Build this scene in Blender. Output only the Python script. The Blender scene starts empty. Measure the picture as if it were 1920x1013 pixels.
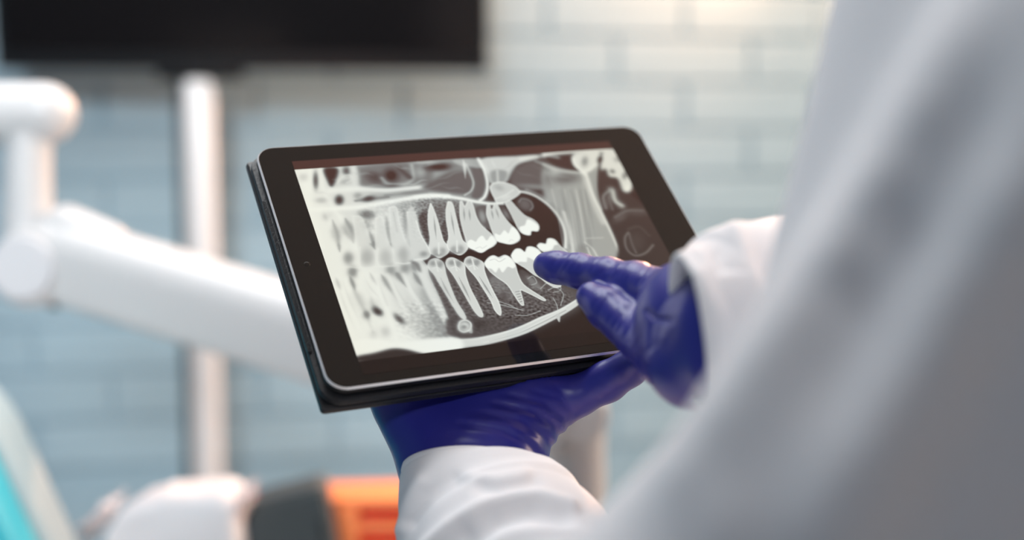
import bpy, bmesh, math, random
import numpy as np
from mathutils import Vector, Matrix

# ------------------------------------------------------------------ camera, world, lights, exposure
FPX, CX, CY = 2480.0, 960.0, 506.5            # focal length and centre of a 1920 x 1013 frame, in pixels
CAM_H, PITCH = 1.35, math.radians(6.0)
scene = bpy.context.scene
col = scene.collection
cam_data = bpy.data.cameras.new('camera')
cam = bpy.data.objects.new('camera', cam_data); col.objects.link(cam)
cam_data.sensor_width = 36.0
cam_data.lens = 36.0 * FPX / 1920.0
cam.location = (0, 0, CAM_H)
cam.rotation_euler = (math.pi / 2 - PITCH, 0, 0)
cam_data.clip_start = 0.01
cam_data.dof.use_dof = True
cam_data.dof.focus_distance = 0.562
cam_data.dof.aperture_fstop = 3.3
scene.camera = cam

world = bpy.data.worlds.new('world'); scene.world = world
world.use_nodes = True
bg = world.node_tree.nodes['Background']
bg.inputs['Color'].default_value = (0.33, 0.66, 1.0, 1)
bg.inputs['Strength'].default_value = 0.22

def lamp(name, kind, loc, target, energy, color, **kw):
    d = bpy.data.lights.new(name, kind); d.energy = energy; d.color = color
    for a, b in kw.items(): setattr(d, a, b)
    o = bpy.data.objects.new(name, d); col.objects.link(o); o.location = loc
    o.rotation_euler = (Vector(target) - Vector(loc)).to_track_quat('-Z', 'Y').to_euler()
    return o
lamp('front_fill_light', 'AREA', (-0.40, -1.7, 2.58), (-0.62, 2.3, 1.30), 5.0, (0.93, 0.97, 1.0), shape='DISK', size=0.6, spread=math.radians(37))  # added lamp behind the camera, narrow beam kept off the coat
lamp('assumed_right_light', 'AREA', (2.5, 1.95, 2.35), (0.5, 2.3, 1.6), 88, (1.0, 0.73, 0.54), shape='RECTANGLE', size=1.3, size_y=1.0)  # added lamp for warm light assumed from the right, no window is built
lamp('assumed_ceiling_light', 'AREA', (-0.25, 1.55, 2.66), (-0.25, 1.55, 0), 19, (0.90, 0.96, 1.0), shape='RECTANGLE', size=1.4, size_y=0.6)  # assumed overhead lamp, its source is out of view
lamp('sleeve_fill_light', 'AREA', (-0.45, 0.80, 2.66), (-0.45, 0.80, 0), 9, (0.94, 0.98, 1.0), shape='RECTANGLE', size=0.5, size_y=0.5)  # added lamp that brightens the white sleeve

scene.view_settings.view_transform = 'Standard'
scene.view_settings.look = 'None'
scene.view_settings.exposure = 0.0
scene.view_settings.gamma = 1.0
scene.view_settings.use_curve_mapping = False

# ------------------------------------------------------------------ helpers
SP, CP = math.sin(PITCH), math.cos(PITCH)
def c2w(p):
    """camera frame (x right, y down, z ahead, metres) -> world"""
    p = np.asarray(p, float)
    x, y, z = p[..., 0], p[..., 1], p[..., 2]
    return np.stack([x, z * CP - y * SP, CAM_H - z * SP - y * CP], -1)
def pc(px, py, z):
    """point at depth z seen at frame position px, py, camera frame"""
    return np.array([(px - CX) / FPX * z, (py - CY) / FPX * z, z])
def pw(px, py, z): return Vector(c2w(pc(px, py, z)))

def mat(name, color, rough=0.5, metal=0.0, spec=0.5, bump=None, var=None, **kw):
    """procedural principled material: optional fine relief (scale, strength) and tone variation (scale, amount)"""
    m = bpy.data.materials.new(name); m.use_nodes = True
    nt = m.node_tree; b = nt.nodes['Principled BSDF']
    b.inputs['Base Color'].default_value = (*color, 1)
    b.inputs['Roughness'].default_value = rough; b.inputs['Metallic'].default_value = metal
    b.inputs['Specular IOR Level'].default_value = spec
    for k_, v in kw.items(): b.inputs[k_].default_value = v
    tc = nt.nodes.new('ShaderNodeTexCoord')
    if var:
        n = nt.nodes.new('ShaderNodeTexNoise'); n.inputs['Scale'].default_value = var[0]; n.inputs['Detail'].default_value = 4
        r = nt.nodes.new('ShaderNodeMapRange'); r.inputs[3].default_value = 1 - var[1]; r.inputs[4].default_value = 1 + var[1]
        mx = nt.nodes.new('ShaderNodeMix'); mx.data_type = 'RGBA'; mx.blend_type = 'MULTIPLY'; mx.inputs[0].default_value = 1
        mx.inputs[6].default_value = (*color, 1)
        nt.links.new(tc.outputs['Object'], n.inputs['Vector']); nt.links.new(n.outputs[0], r.inputs[0])
        nt.links.new(r.outputs[0], mx.inputs[7]); nt.links.new(mx.outputs[2], b.inputs['Base Color'])
    if bump:
        n = nt.nodes.new('ShaderNodeTexNoise'); n.inputs['Scale'].default_value = bump[0]; n.inputs['Detail'].default_value = 3
        bp = nt.nodes.new('ShaderNodeBump'); bp.inputs['Strength'].default_value = bump[1]; bp.inputs['Distance'].default_value = bump[2] if len(bump) > 2 else 0.001
        nt.links.new(tc.outputs['Object'], n.inputs['Vector']); nt.links.new(n.outputs[0], bp.inputs['Height']); nt.links.new(bp.outputs[0], b.inputs['Normal'])
    return m

def tag(o, label=None, cat=None, group=None, kind=None):
    if label: o['label'] = label
    if cat: o['category'] = cat
    if group: o['group'] = group
    if kind: o['kind'] = kind
    return o
def thing(name, loc, label, cat, rot=(0, 0, 0), group=None):
    o = bpy.data.objects.new(name, None); col.objects.link(o); o.location = loc; o.rotation_euler = rot
    o.empty_display_size = 0.05
    return tag(o, label, cat, group)
def world_of(o):
    return world_of(o.parent) @ o.matrix_parent_inverse @ o.matrix_basis if o.parent else o.matrix_basis.copy()
def adopt(o, parent):
    """parent o, keeping where it stands in the world"""
    o.parent = parent; o.matrix_parent_inverse = world_of(parent).inverted(); return o
def mesh(name, verts, faces, m, parent=None, smooth=True, world=True):
    """one mesh object; world=True: verts are world coordinates (kept when parented)"""
    me = bpy.data.meshes.new(name)
    me.from_pydata([tuple(v) for v in np.asarray(verts, float)], [], [tuple(int(i) for i in f) for f in faces])
    me.update()
    if smooth: me.polygons.foreach_set('use_smooth', [True] * len(me.polygons))
    if m: me.materials.append(m)
    o = bpy.data.objects.new(name, me); col.objects.link(o)
    if parent is not None:
        if world: adopt(o, parent)
        else: o.parent = parent
    return o
def bmobj(name, bm, m, parent=None, smooth=True, world=True):
    me = bpy.data.meshes.new(name); bmesh.ops.recalc_face_normals(bm, faces=bm.faces); bm.to_mesh(me); bm.free()
    if smooth: me.polygons.foreach_set('use_smooth', [True] * len(me.polygons))
    me.materials.append(m)
    o = bpy.data.objects.new(name, me); col.objects.link(o)
    if parent is not None:
        if world: adopt(o, parent)
        else: o.parent = parent
    return o
def rbox(sx, sy, sz, r=0.004, seg=3, M=None):
    """bevelled box centred on the origin as a bmesh, moved by matrix M"""
    bm = bmesh.new(); bmesh.ops.create_cube(bm, size=1)
    bmesh.ops.scale(bm, vec=(sx, sy, sz), verts=bm.verts)
    if r > 0: bmesh.ops.bevel(bm, geom=list(bm.edges), offset=min(r, sx * .49, sy * .49, sz * .49), segments=seg, affect='EDGES', profile=0.5)
    if M is not None: bm.transform(M)
    return bm
def frame(o, x, y, z=None):
    """4x4 matrix from origin and axes"""
    x = Vector(x).normalized(); y = Vector(y).normalized(); z = x.cross(y) if z is None else Vector(z).normalized()
    M = Matrix((x, y, z)).transposed().to_4x4(); M.translation = Vector(o); return M
def tube(points, radii, seg=32, caps=True, ends=None):
    """round tube through world points; ends 'round' gives domed ends"""
    P = [Vector(p) for p in points]; R = list(radii)
    if ends == 'round':
        d0 = (P[0] - P[1]).normalized(); d1 = (P[-1] - P[-2]).normalized(); r0, r1 = R[0], R[-1]
        a = [math.radians(t) for t in (90, 75, 60, 45, 30, 15)]
        P = [P[0] + d0 * r0 * math.sin(t) for t in a] + P + [P[-1] + d1 * r1 * math.sin(t) for t in reversed(a)]
        R = [max(r0 * math.cos(t), 1e-4) for t in a] + R + [max(r1 * math.cos(t), 1e-4) for t in reversed(a)]
    V, F = [], []; n = len(P); up = None
    for i in range(n):
        t = (P[min(i + 1, n - 1)] - P[max(i - 1, 0)]).normalized()
        if up is None: up = t.orthogonal().normalized()
        up = (up - t * up.dot(t)).normalized(); w = t.cross(up)
        for j in range(seg):
            a = 2 * math.pi * j / seg; V.append(P[i] + (up * math.cos(a) + w * math.sin(a)) * R[i])
    for i in range(n - 1):
        for j in range(seg):
            k_ = (j + 1) % seg; F.append((i * seg + j, i * seg + k_, (i + 1) * seg + k_, (i + 1) * seg + j))
    if caps: F.append(tuple(reversed(range(seg)))); F.append(tuple((n - 1) * seg + j for j in range(seg)))
    return V, F
def prism(section, M, length, taper=1.0):
    """extrude a closed 2-D section along local z of M"""
    n = len(section); V = [M @ Vector((x, y, 0)) for x, y in section] + [M @ Vector((x * taper, y * taper, length)) for x, y in section]
    F = [(i, (i + 1) % n, n + (i + 1) % n, n + i) for i in range(n)] + [tuple(reversed(range(n))), tuple(range(n, 2 * n))]
    return V, F
def rrect(w, h, r, seg=8, rs=None):
    """rounded rectangle outline; rs: four corner radii (+x+y, -x+y, -x-y, +x-y)"""
    rs = rs or (r,) * 4; out = []
    for (sx, sy, a0), q in zip(((1, 1, 0), (-1, 1, 90), (-1, -1, 180), (1, -1, 270)), rs):
        for i in range(seg + 1):
            a = math.radians(a0 + 90 * i / seg); out.append((sx * (w / 2 - q) + q * math.cos(a), sy * (h / 2 - q) + q * math.sin(a)))
    return out
def flat(o):
    o.data.polygons.foreach_set('use_smooth', [False] * len(o.data.polygons)); return o
def auto(o, ang=35):
    """smooth faces, sharp where the angle is large"""
    bm = bmesh.new(); bm.from_mesh(o.data)
    for e in bm.edges:
        if len(e.link_faces) == 2: e.smooth = e.calc_face_angle(0) < math.radians(ang)
    bm.to_mesh(o.data); bm.free(); return o

# --- implicit surfaces: smooth unions of tapered capsules, meshed with surface nets
def cone(X, a, ra, b, rb):
    a = [float(v) for v in a]; d = [float(v) - w for v, w in zip(b, a)]; L = d[0] ** 2 + d[1] ** 2 + d[2] ** 2 + 1e-12
    x, y, z = X[..., 0] - a[0], X[..., 1] - a[1], X[..., 2] - a[2]
    t = np.clip((x * d[0] + y * d[1] + z * d[2]) / L, 0, 1)
    x -= t * d[0]; y -= t * d[1]; z -= t * d[2]
    return np.sqrt(x * x + y * y + z * z) - (ra + (rb - ra) * t)
def smin(a, b, k):
    h = np.clip(.5 + .5 * (b - a) / k, 0, 1); return b + (a - b) * h - k * h * (1 - h)
def grid(lo, hi, h):
    ax = [np.arange(l, u + h, h) for l, u in zip(lo, hi)]
    return np.moveaxis(np.stack(np.meshgrid(*ax, indexing='ij'), 0).astype(np.float32), 0, -1)
def surface_nets(F, G):
    """quads of the zero level of F sampled at grid points G"""
    n = np.array(F.shape) - 1; S = F < 0
    cs = [(i, j, k_) for i in (0, 1) for j in (0, 1) for k_ in (0, 1)]
    sl = lambda c: tuple(slice(c[d], c[d] + n[d]) for d in range(3))
    tot = sum(S[sl(c)].astype(np.int8) for c in cs); act = (tot > 0) & (tot < 8); C = np.argwhere(act)
    idx = -np.ones(tuple(n), int); idx[act] = np.arange(len(C))
    cnt = np.zeros(len(C)); acc = np.zeros((len(C), 3)); at = lambda c: tuple((C + np.array(c)).T)
    for c in cs:
        for d in range(3):
            if c[d]: continue
            e = list(c); e[d] = 1
            fa, fb = F[at(c)], F[at(e)]; x = (fa < 0) != (fb < 0)
            t = np.where(x, fa / np.where(x, fa - fb, 1), 0)[:, None]
            acc += (G[at(c)] * (1 - t) + G[at(e)] * t) * x[:, None]; cnt += x
    V = acc / cnt[:, None]; Q = []
    for d in range(3):
        u, v = (d + 1) % 3, (d + 2) % 3
        a = [slice(1, n[i]) for i in range(3)]; a[d] = slice(0, n[d]); b = list(a); b[d] = slice(1, n[d] + 1)
        s0, s1 = S[tuple(a)], S[tuple(b)]; ch = np.argwhere(s0 != s1)
        if not len(ch): continue
        flip = s0[tuple(ch.T)]
        base = ch + np.array([0 if i == d else 1 for i in range(3)])
        def ofs(du, dv):
            q = base.copy(); q[:, u] -= du; q[:, v] -= dv; return idx[tuple(q.T)]
        q = np.stack([ofs(0, 0), ofs(1, 0), ofs(1, 1), ofs(0, 1)], 1)
        q[~flip] = q[~flip][:, ::-1]
        Q.append(q[:, ::-1])
    return V, np.vstack(Q)
def relax(V, Q, it=2, w=.5):
    for _ in range(it):
        s = np.zeros_like(V); c = np.zeros(len(V))
        for i in range(4):
            for j in (1, 3):
                np.add.at(s, Q[:, i], V[Q[:, (i + j) % 4]]); np.add.at(c, Q[:, i], 1)
        V = V + (s / np.maximum(c, 1)[:, None] - V) * w
    return V
def line_dist(uv, pts):
    """distance in frame pixels to a polyline, and parameter along it"""
    D = np.full(uv.shape[:-1], 1e9)
    for a, b in zip(pts[:-1], pts[1:]):
        a = np.asarray(a, float); d = np.asarray(b, float) - a; t = np.clip(((uv - a) @ d) / (d @ d), 0, 1)
        D = np.minimum(D, np.linalg.norm(uv - a - t[..., None] * d, axis=-1))
    return D
def folds(X, lines):
    """relief (metres, + is inward) of creases and ridges running over a surface"""
    uv = X[..., :2] / X[..., 2:] * FPX + np.array([CX, CY]); out = np.zeros(X.shape[:-1])
    for w, dep, pts in lines: out += dep * np.exp(-(line_dist(uv, pts) / w) ** 2)
    return out

def add_folds(F, X, lines, near=.005, weight=None):
    m = np.abs(F) < near; Y = X[m]; d = folds(Y, lines)
    F[m] += d if weight is None else d * weight(Y)
    return F

# ------------------------------------------------------------------ materials
M_wall = mat('painted_brick', (0.30, 0.45, 0.54), 0.62, bump=(60, .25, .002), var=(9, .07))
M_mortar = mat('painted_mortar', (0.28, 0.425, 0.515), 0.75, bump=(90, .3, .002), var=(14, .05))
M_floor = mat('floor_vinyl', (0.42, 0.45, 0.47), 0.4, var=(6, .05))
M_ceil = mat('ceiling_paint', (0.56, 0.50, 0.46), 0.8, bump=(80, .1), var=(3, .03))
M_white = mat('white_enamel', (0.66, 0.67, 0.68), 0.32, bump=(40, .02), var=(5, .02))
M_whitegrey = mat('pale_grey_plastic', (0.72, 0.73, 0.76), 0.4, var=(8, .03))
M_black = mat('black_plastic', (0.010, 0.011, 0.013), 0.35, spec=.3, bump=(120, .05), var=(20, .1))
M_glassblack = mat('black_screen_glass', (0.004, 0.004, 0.005), 0.16, spec=.2, bump=(4, .01))
M_leather = mat('black_leatherette', (0.009, 0.010, 0.013), 0.42, bump=(900, .35, .0004), var=(60, .15))
M_metalblack = mat('black_anodised', (0.012, 0.013, 0.015), 0.38, metal=0, spec=.3, bump=(800, .03), var=(30, .1))
M_rim = mat('whitened_chamfer', (0.95, 0.92, 0.91), 0.35, metal=.35, bump=(500, .02), var=(50, .05))  # whitened so the edge highlight shows under any light
M_glove = mat('blue_nitrile', (0.023, 0.025, 0.245), 0.36, spec=.5, bump=(260, .10, .0008), var=(45, .10))
M_coat = mat('white_cotton', (0.88, 0.88, 0.90), 0.85, spec=.2, bump=(700, .12, .0006), var=(12, .02))
M_skin = mat('skin', (0.62, 0.40, 0.30), 0.55, bump=(300, .08), var=(15, .05))
M_hair = mat('dark_hair', (0.03, 0.018, 0.012), 0.45, bump=(180, .4, .003), var=(60, .3))
M_trouser = mat('navy_cloth', (0.03, 0.045, 0.09), 0.85, bump=(500, .15), var=(20, .08))
M_shell = mat('pale_shell_plastic', (0.42, 0.55, 0.60), 0.5, var=(8, .03))
M_teal = mat('turquoise_vinyl', (0.045, 0.54, 0.68), 0.4, bump=(250, .08), var=(6, .05))
M_paper = mat('white_paper', (0.86, 0.88, 0.93), 0.75, bump=(60, .2, .002), var=(10, .02))
M_slate = mat('slate_grey_plastic', (0.055, 0.075, 0.085), 0.55, bump=(300, .1), var=(14, .08))
M_orange = mat('orange_plastic', (1.0, 0.30, 0.10), 0.4, bump=(100, .04), var=(10, .05))
M_red = mat('red_plastic', (0.92, 0.04, 0.03), 0.4, bump=(100, .04), var=(10, .05))
M_film = mat('clear_film', (0.95, 0.90, 0.92), 0.12, bump=(90, .5, .002), var=(30, .05), **{'Transmission Weight': .15, 'IOR': 1.3})
M_wood = mat('white_laminate', (0.80, 0.80, 0.80), 0.45, bump=(30, .03), var=(8, .02))

# ------------------------------------------------------------------ the room
WALL_YAW = math.radians(10.0)
wdir = Vector((math.cos(WALL_YAW), math.sin(WALL_YAW), 0)); wnor = Vector((math.sin(WALL_YAW), -math.cos(WALL_YAW), 0))
W0 = Vector((0, 2.72, 0))
def wall_pt(s, z, out=0.0): return W0 + wdir * s + wnor * out + Vector((0, 0, z))
Mw = frame(W0, wdir, (0, 0, 1), wnor)
wall = bmobj('wall_back', rbox(6.4, 2.7, 0.12, 0, 1, Mw @ Matrix.Translation((0.2, 1.35, -0.062))), M_mortar, smooth=False)
tag(wall, 'blue grey painted brick wall behind the tablet', None, None, 'structure')
# bricks in running bond, one mesh shared by all
BH, BL, J = 0.0955, 0.292, 0.008
bm = rbox(BL - J, BH - J, 0.012, 0.003, 2)
brick_me = bpy.data.meshes.new('brick'); bmesh.ops.recalc_face_normals(bm, faces=bm.faces); bm.to_mesh(brick_me); bm.free(); brick_me.materials.append(M_wall)
rnd = random.Random(4)
row0 = 0.72
for r in range(17):
    z = row0 + r * BH + 0.012
    for c in range(-6, 8):
        s = (c + (.5 if r % 2 else 0)) * BL + 0.07
        o = bpy.data.objects.new('brick', brick_me); col.objects.link(o)
        o.matrix_basis = Mw @ Matrix.Translation((s, z, -0.0015 + rnd.uniform(-.001, .0015))) @ Matrix.Rotation(rnd.uniform(-.004, .004), 4, 'X')
        adopt(o, wall)
floor = bmobj('floor', rbox(7.0, 6.9, 0.05, 0, 1, Matrix.Translation((0.2, 0.4, -0.025))), M_floor, smooth=False)
tag(floor, 'pale grey vinyl floor of the treatment room', None, None, 'structure')
ceil = bmobj('ceiling', rbox(4.4, 6.2, 0.05, 0, 1, Matrix.Translation((0.1, 0.65, 2.73))), M_ceil, smooth=False)
tag(ceil, 'off white ceiling above the treatment room', None, None, 'structure')

wf = bmobj('wall_front', rbox(5.4, 0.1, 2.7, 0, 1, Matrix.Translation((0.6, -2.45, 1.35))), mat('grey_plaster', (.42, .46, .50), .8, bump=(60, .1), var=(5, .04)), smooth=False)  # unseen room wall, put in to cut light on the coat
tag(wf, 'plain grey plaster wall behind the camera', None, None, 'structure')

# ------------------------------------------------------------------ monitor on its pole, in front of the wall
ZM = 2.37
pole_x = pw(381, 520, 2.42)
stand = thing('monitor_stand', (pole_x.x, pole_x.y, 0), 'white vertical pole carrying the black monitor in front of the brick wall', 'stand')
Mp = Matrix.Rotation(WALL_YAW, 4, 'Z'); Mp.translation = (pole_x.x, pole_x.y, 0)
ztop = pw(380, 142, 2.42).z - .008
auto(bmobj('pole', rbox(0.053, 0.045, ztop - 0.02, 0.012, 4, Mp @ Matrix.Translation((0, 0, (ztop + 0.02) / 2))), M_white, stand))
auto(bmobj('base_plate', rbox(0.34, 0.20, 0.02, 0.006, 2, Mp @ Matrix.Translation((0, 0.0, 0.010))), M_white, stand))
auto(bmobj('shadow_strip', rbox(0.013, 0.012, ztop - 0.3, 0.004, 2, Mp @ Matrix.Translation((-0.036, 0.012, (ztop + 0.3) / 2))), M_black, stand))  # dark strip standing in for the pole's shadow on the wall
mb = pw(462, 133, ZM); mw = (908 - 14) / FPX * ZM / math.cos(WALL_YAW) ; mh = mw * 0.57
mon = thing('monitor', (mb.x, mb.y, mb.z), 'large black monitor mounted on the white pole, its lower edge in view', 'monitor', (math.radians(5), 0, WALL_YAW * .5))
auto(bmobj('housing', rbox(mw, 0.035, mh, 0.008, 3, Matrix.Translation((0, 0.005, mh / 2))), M_black, mon, world=False))
auto(bmobj('screen', rbox(mw - 0.03, 0.006, mh - 0.05, 0.002, 1, Matrix.Translation((0, -0.0135, mh / 2 + 0.008))), M_glassblack, mon, world=False))
auto(bmobj('mount_bracket', rbox(0.15, 0.09, 0.022, 0.006, 3, Matrix.Translation((-0.085, 0.045, -0.0055))), M_black, mon, world=False))

# ------------------------------------------------------------------ white jointed arm of the dental unit
arm = thing('dental_unit_arm', pw(1083, 760, 1.14).xy.to_3d(), 'white jointed spring arm of the dental unit crossing behind the tablet', 'dental arm')
ZA = 1.22
sA = ZA / FPX
V, F = tube([pw(-420, 214, ZA), pw(85, 213, ZA)], [57 * sA] * 2, 40, ends='round'); mesh('crossbar', V, F, M_white, arm)
V, F = tube([pw(55, 225, ZA), pw(54, 300, ZA), pw(52, 470, ZA)], [42 * sA, 42 * sA, 46 * sA], 40); auto(mesh('upper_post', V, F, M_white, arm))
j0 = pw(80, 503, ZA); fw = Vector((0, CP, -SP))
V, F = tube([j0 - fw * .040, j0 - fw * .036, j0 + fw * .040], [66 * sA, 71 * sA, 71 * sA], 48); auto(mesh('joint', V, F, M_white, arm))
V, F = tube([j0 - fw * .0455 + Vector((-.003, 0, 0)), j0 - fw * .043 + Vector((-.003, 0, 0)), j0 - fw * .037 + Vector((-.003, 0, 0))], [55 * sA, 58 * sA, 58 * sA], 48); auto(mesh('joint_cap', V, F, M_whitegrey, arm))
V, F = tube([pw(102, 562, ZA), pw(102, 580, ZA)], [11 * sA, 8 * sA], 20); auto(mesh('lock_screw', V, F, M_black, arm))
a0 = pw(92, 474, 1.215); a1 = pw(1075, 772, 1.13); ax = (a1 - a0).normalized(); L = (a1 - a0).length
side = ax.cross(Vector((0, 0, 1))).normalized(); upv = side.cross(ax)
Mb = Matrix((side, upv, ax)).transposed().to_4x4(); Mb.translation = a0
V, F = prism(rrect(0.066, 0.074, .012, 8, (.031, .031, .008, .008)), Mb, L, 1.04); auto(mesh('arm_beam', V, F, M_white, arm))
V, F = tube([a0 + ax * .012 + upv * .026 - side * .0, a0 + ax * .055 + upv * .024], [.022, .019], 32, ends='round'); mesh('beam_cap', V, F, M_white, arm)
e0 = pw(1083, 770, 1.14)
V, F = tube([e0 - fw * .040, e0 - fw * .036, e0 + fw * .036, e0 + fw * .040], [.021, .0245, .0245, .021], 40); auto(mesh('elbow_joint', V, F, M_white, arm))
zc = e0.z
V, F = tube([(e0.x, e0.y, zc + .04), (e0.x, e0.y, zc - .045), (e0.x, e0.y, zc - .05), (e0.x, e0.y, zc - .10), (e0.x, e0.y, 0.06)], [.0245, .0245, .0250, .0265, .0265], 40); auto(mesh('lower_post', V, F, M_white, arm))
V, F = tube([(e0.x, e0.y, 0.001), (e0.x, e0.y, 0.04), (e0.x, e0.y, 0.065)], [.085, .083, .04], 48); auto(mesh('floor_base', V, F, M_whitegrey, arm))

# ------------------------------------------------------------------ counter with things on it (below the frame)
CT = 0.885
cx0, cx1, cy0, cy1 = -0.46, -0.035, 1.14, 1.42
counter = thing('instrument_counter', ((cx0 + cx1) / 2, (cy0 + cy1) / 2, 0), 'white laminate instrument counter under the red rack', 'counter')
cxm, cym = (cx0 + cx1) / 2, (cy0 + cy1) / 2
auto(bmobj('worktop', rbox(cx1 - cx0, cy1 - cy0, 0.03, 0.004, 2, Matrix.Translation((cxm, cym, CT - 0.015))), M_wood, counter))
auto(bmobj('cabinet_body', rbox(cx1 - cx0 - .03, cy1 - cy0 - .04, CT - 0.13, 0.003, 1, Matrix.Translation((cxm, cym + .01, (CT - .03 + .10) / 2))), M_wood, counter))
auto(bmobj('plinth', rbox(cx1 - cx0 - .08, cy1 - cy0 - .10, 0.10, 0.002, 1, Matrix.Translation((cxm, cym + .02, 0.0505))), M_slate, counter))
for k_ in range(2):
    d = auto(bmobj('door', rbox((cx1 - cx0 - .04) / 2 - .004, 0.016, CT - .17, 0.003, 2, Matrix.Translation((cxm + (k_ - .5) * (cx1 - cx0 - .04) / 2, cy0 + .012, (CT - .03 + .10) / 2))), M_wood, counter))
    auto(bmobj('handle', rbox(.012, .02, .12, .004, 2, Matrix.Translation((cxm + (k_ - .5) * .07, cy0 - .006, CT - .16))), M_whitegrey, d))

# red and orange slotted rack
ZR = 1.33
zr = CT
rx0, rx1 = pw(452, 950, ZR).x, pw(800, 950, ZR).x; ry = pw(620, 960, ZR).y
rtop = pw(690, 944, ZR - .03).z; rh = rtop - zr
rack = thing('slotted_rack', ((rx0 + rx1) / 2, ry, zr), 'red and orange plastic slotted rack beside the sleeve', 'rack', (0, 0, math.radians(4)))
rw = rx1 - rx0
lowh = pw(456, 962, ZR - .03).z - zr                       # the left end of the rack is lower
auto(bmobj('back_shell', rbox(rw * .60, .05, rh - .006, .004, 2, Matrix.Translation((rw * .20, .03, rh / 2 - .003))), M_red, rack, world=False))
auto(bmobj('side_bin', rbox(rw * .40, .07, lowh, .004, 2, Matrix.Translation((-rw * .30, .02, lowh / 2))), M_red, rack, world=False))
auto(bmobj('top_rail', rbox(rw * .60, .07, .011, .003, 2, Matrix.Translation((rw * .20, .02, rh - .0055))), M_orange, rack, world=False))
zz = rh - .011 - .0145 - .005
while zz > .012:
    auto(bmobj('shelf_bar', rbox(rw * .60 - .002, .024, .010, .003, 2, Matrix.Translation((rw * .20, -.002, zz))), M_orange, rack, world=False)); zz -= .0245
for fx in (-.10 + .011 / rw, .5 - .0115 / rw):
    auto(bmobj('upright', rbox(.022, .030, rh - .010, .004, 2, Matrix.Translation((fx * rw + (.022 if fx < .2 else 0), -.004, (rh - .010) / 2))), M_orange, rack, world=False))

# dark grey box leaning in front of the rack
ZB = 1.26
q = [pw(466, 932, ZB), pw(603, 903, ZB + .012)]
bx = (q[1] - q[0]); wbx = (635 - 466) / FPX * ZB
bz = CT + .0015
hb = pw(560, 908, ZB).z - bz
box = thing('grey_box', (pw(549, 960, ZB).x, q[0].y, bz), 'dark slate grey upright box standing between white paper pack and red rack', 'box', (0, 0, math.radians(6)))
w2 = wbx / 2
sec = [(-w2 - .002, 0), (w2 + .010, 0), (w2 - .011, hb + .002), (w2 - .016, hb + .004), (-w2 + .016, hb - .009), (-w2 + .004, hb - .014), (-w2 - .001, hb - .026)]
V, F = prism(sec, Matrix.Rotation(math.pi / 2, 4, 'X') @ Matrix.Translation((0, 0, -.03)), .06)
o = mesh('body', V, F, M_slate, box, world=False)
bm = bmesh.new(); bm.from_mesh(o.data); bmesh.ops.recalc_face_normals(bm, faces=bm.faces); bmesh.ops.bevel(bm, geom=list(bm.edges), offset=.004, segments=3, affect='EDGES'); bm.to_mesh(o.data); bm.free(); auto(o)
auto(bmobj('lid_seam', rbox(.0025, .062, hb - .03, .0008, 1, Matrix.Translation((w2 - .012, 0, (hb - .03) / 2 + .004)) @ Matrix.Rotation(-.10, 4, 'Y')), M_black, box, world=False))

# white paper pack in crinkled film
ZP = 1.22
pcx = pw(325, 960, ZP)
wp = (450 - 198) / FPX * ZP; zt = pw(360, 912, ZP).z
pack = thing('paper_pack', (pcx.x, pcx.y, CT), 'white folded paper pack with crinkled clear wrapping beside grey box', 'paper pack')
hp = zt - CT
def pack_mesh():
    sec = [(-wp / 2 - .004, 0), (-wp / 2 - .002, hp * .45), (-wp / 2 + .004, hp * .72), (-wp / 2 + .016, hp * .86), (-wp / 2 + .036, hp * .945), (-wp / 2 + .062, hp * .985), (-.005, hp * 1.0), (.03, hp * 1.004), (wp / 2 - .014, hp * 1.01), (wp / 2 - .004, hp * .99), (wp / 2 + .001, hp * .93), (wp / 2 + .002, hp * .5), (wp / 2 + .003, 0)]
    pts = []
    for a, b in zip(sec[:-1], sec[1:]):
        for t in np.linspace(0, 1, 6)[:-1]: pts.append((a[0] + (b[0] - a[0]) * t, a[1] + (b[1] - a[1]) * t))
    pts.append(sec[-1]); dep = [-.032, -.030, -.024, -.01, .01, .024, .030, .032]; ins = [.010, .004, .001, 0, 0, .001, .004, .010]
    V, F = [], []; n = len(pts); cx_, cz_ = 0, hp * .45
    for d, s in zip(dep, ins):
        for x, z in pts:
            k_ = 1 - s / max(.02, math.hypot(x - cx_, z - cz_))
            wob = .0022 * math.sin(38 * x + 60 * z + 40 * d) * math.sin(55 * x - 30 * z)
            V.append((cx_ + (x - cx_) * k_ + wob, d + .002 * math.sin(70 * x + 45 * z), max(0, cz_ + (z - cz_) * k_ + wob) if z > .001 else 0))
    m = len(dep)
    for r in range(m - 1):
        for i in range(n - 1): F.append((r * n + i, r * n + i + 1, (r + 1) * n + i + 1, (r + 1) * n + i))
    F.append(tuple(range(n))); F.append(tuple((m - 1) * n + i for i in reversed(range(n)))); F.append(tuple([r * n for r in range(m)] + [r * n + n - 1 for r in reversed(range(m))]))
    return V, F
V, F = pack_mesh(); o = mesh('paper_stack', V, F, M_paper, pack, world=False)
bm = bmesh.new(); bm.from_mesh(o.data); bmesh.ops.recalc_face_normals(bm, faces=bm.faces); bm.to_mesh(o.data); bm.free(); auto(o, 50)
def crinkle(x0, z0, x1, z1, seed, w=.05):
    r_ = np.random.default_rng(seed); V, F = [], []; na, nb = 14, 7
    for i in range(na):
        for j in range(nb):
            t, u = i / (na - 1), j / (nb - 1) - .5
            V.append((x0 + (x1 - x0) * t + r_.normal(0, .0028), u * w + r_.normal(0, .003), z0 + (z1 - z0) * t + r_.normal(0, .0036)))
    for i in range(na - 1):
        for j in range(nb - 1): F.append((i * nb + j, i * nb + j + 1, (i + 1) * nb + j + 1, (i + 1) * nb + j))
    return V, F
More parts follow.
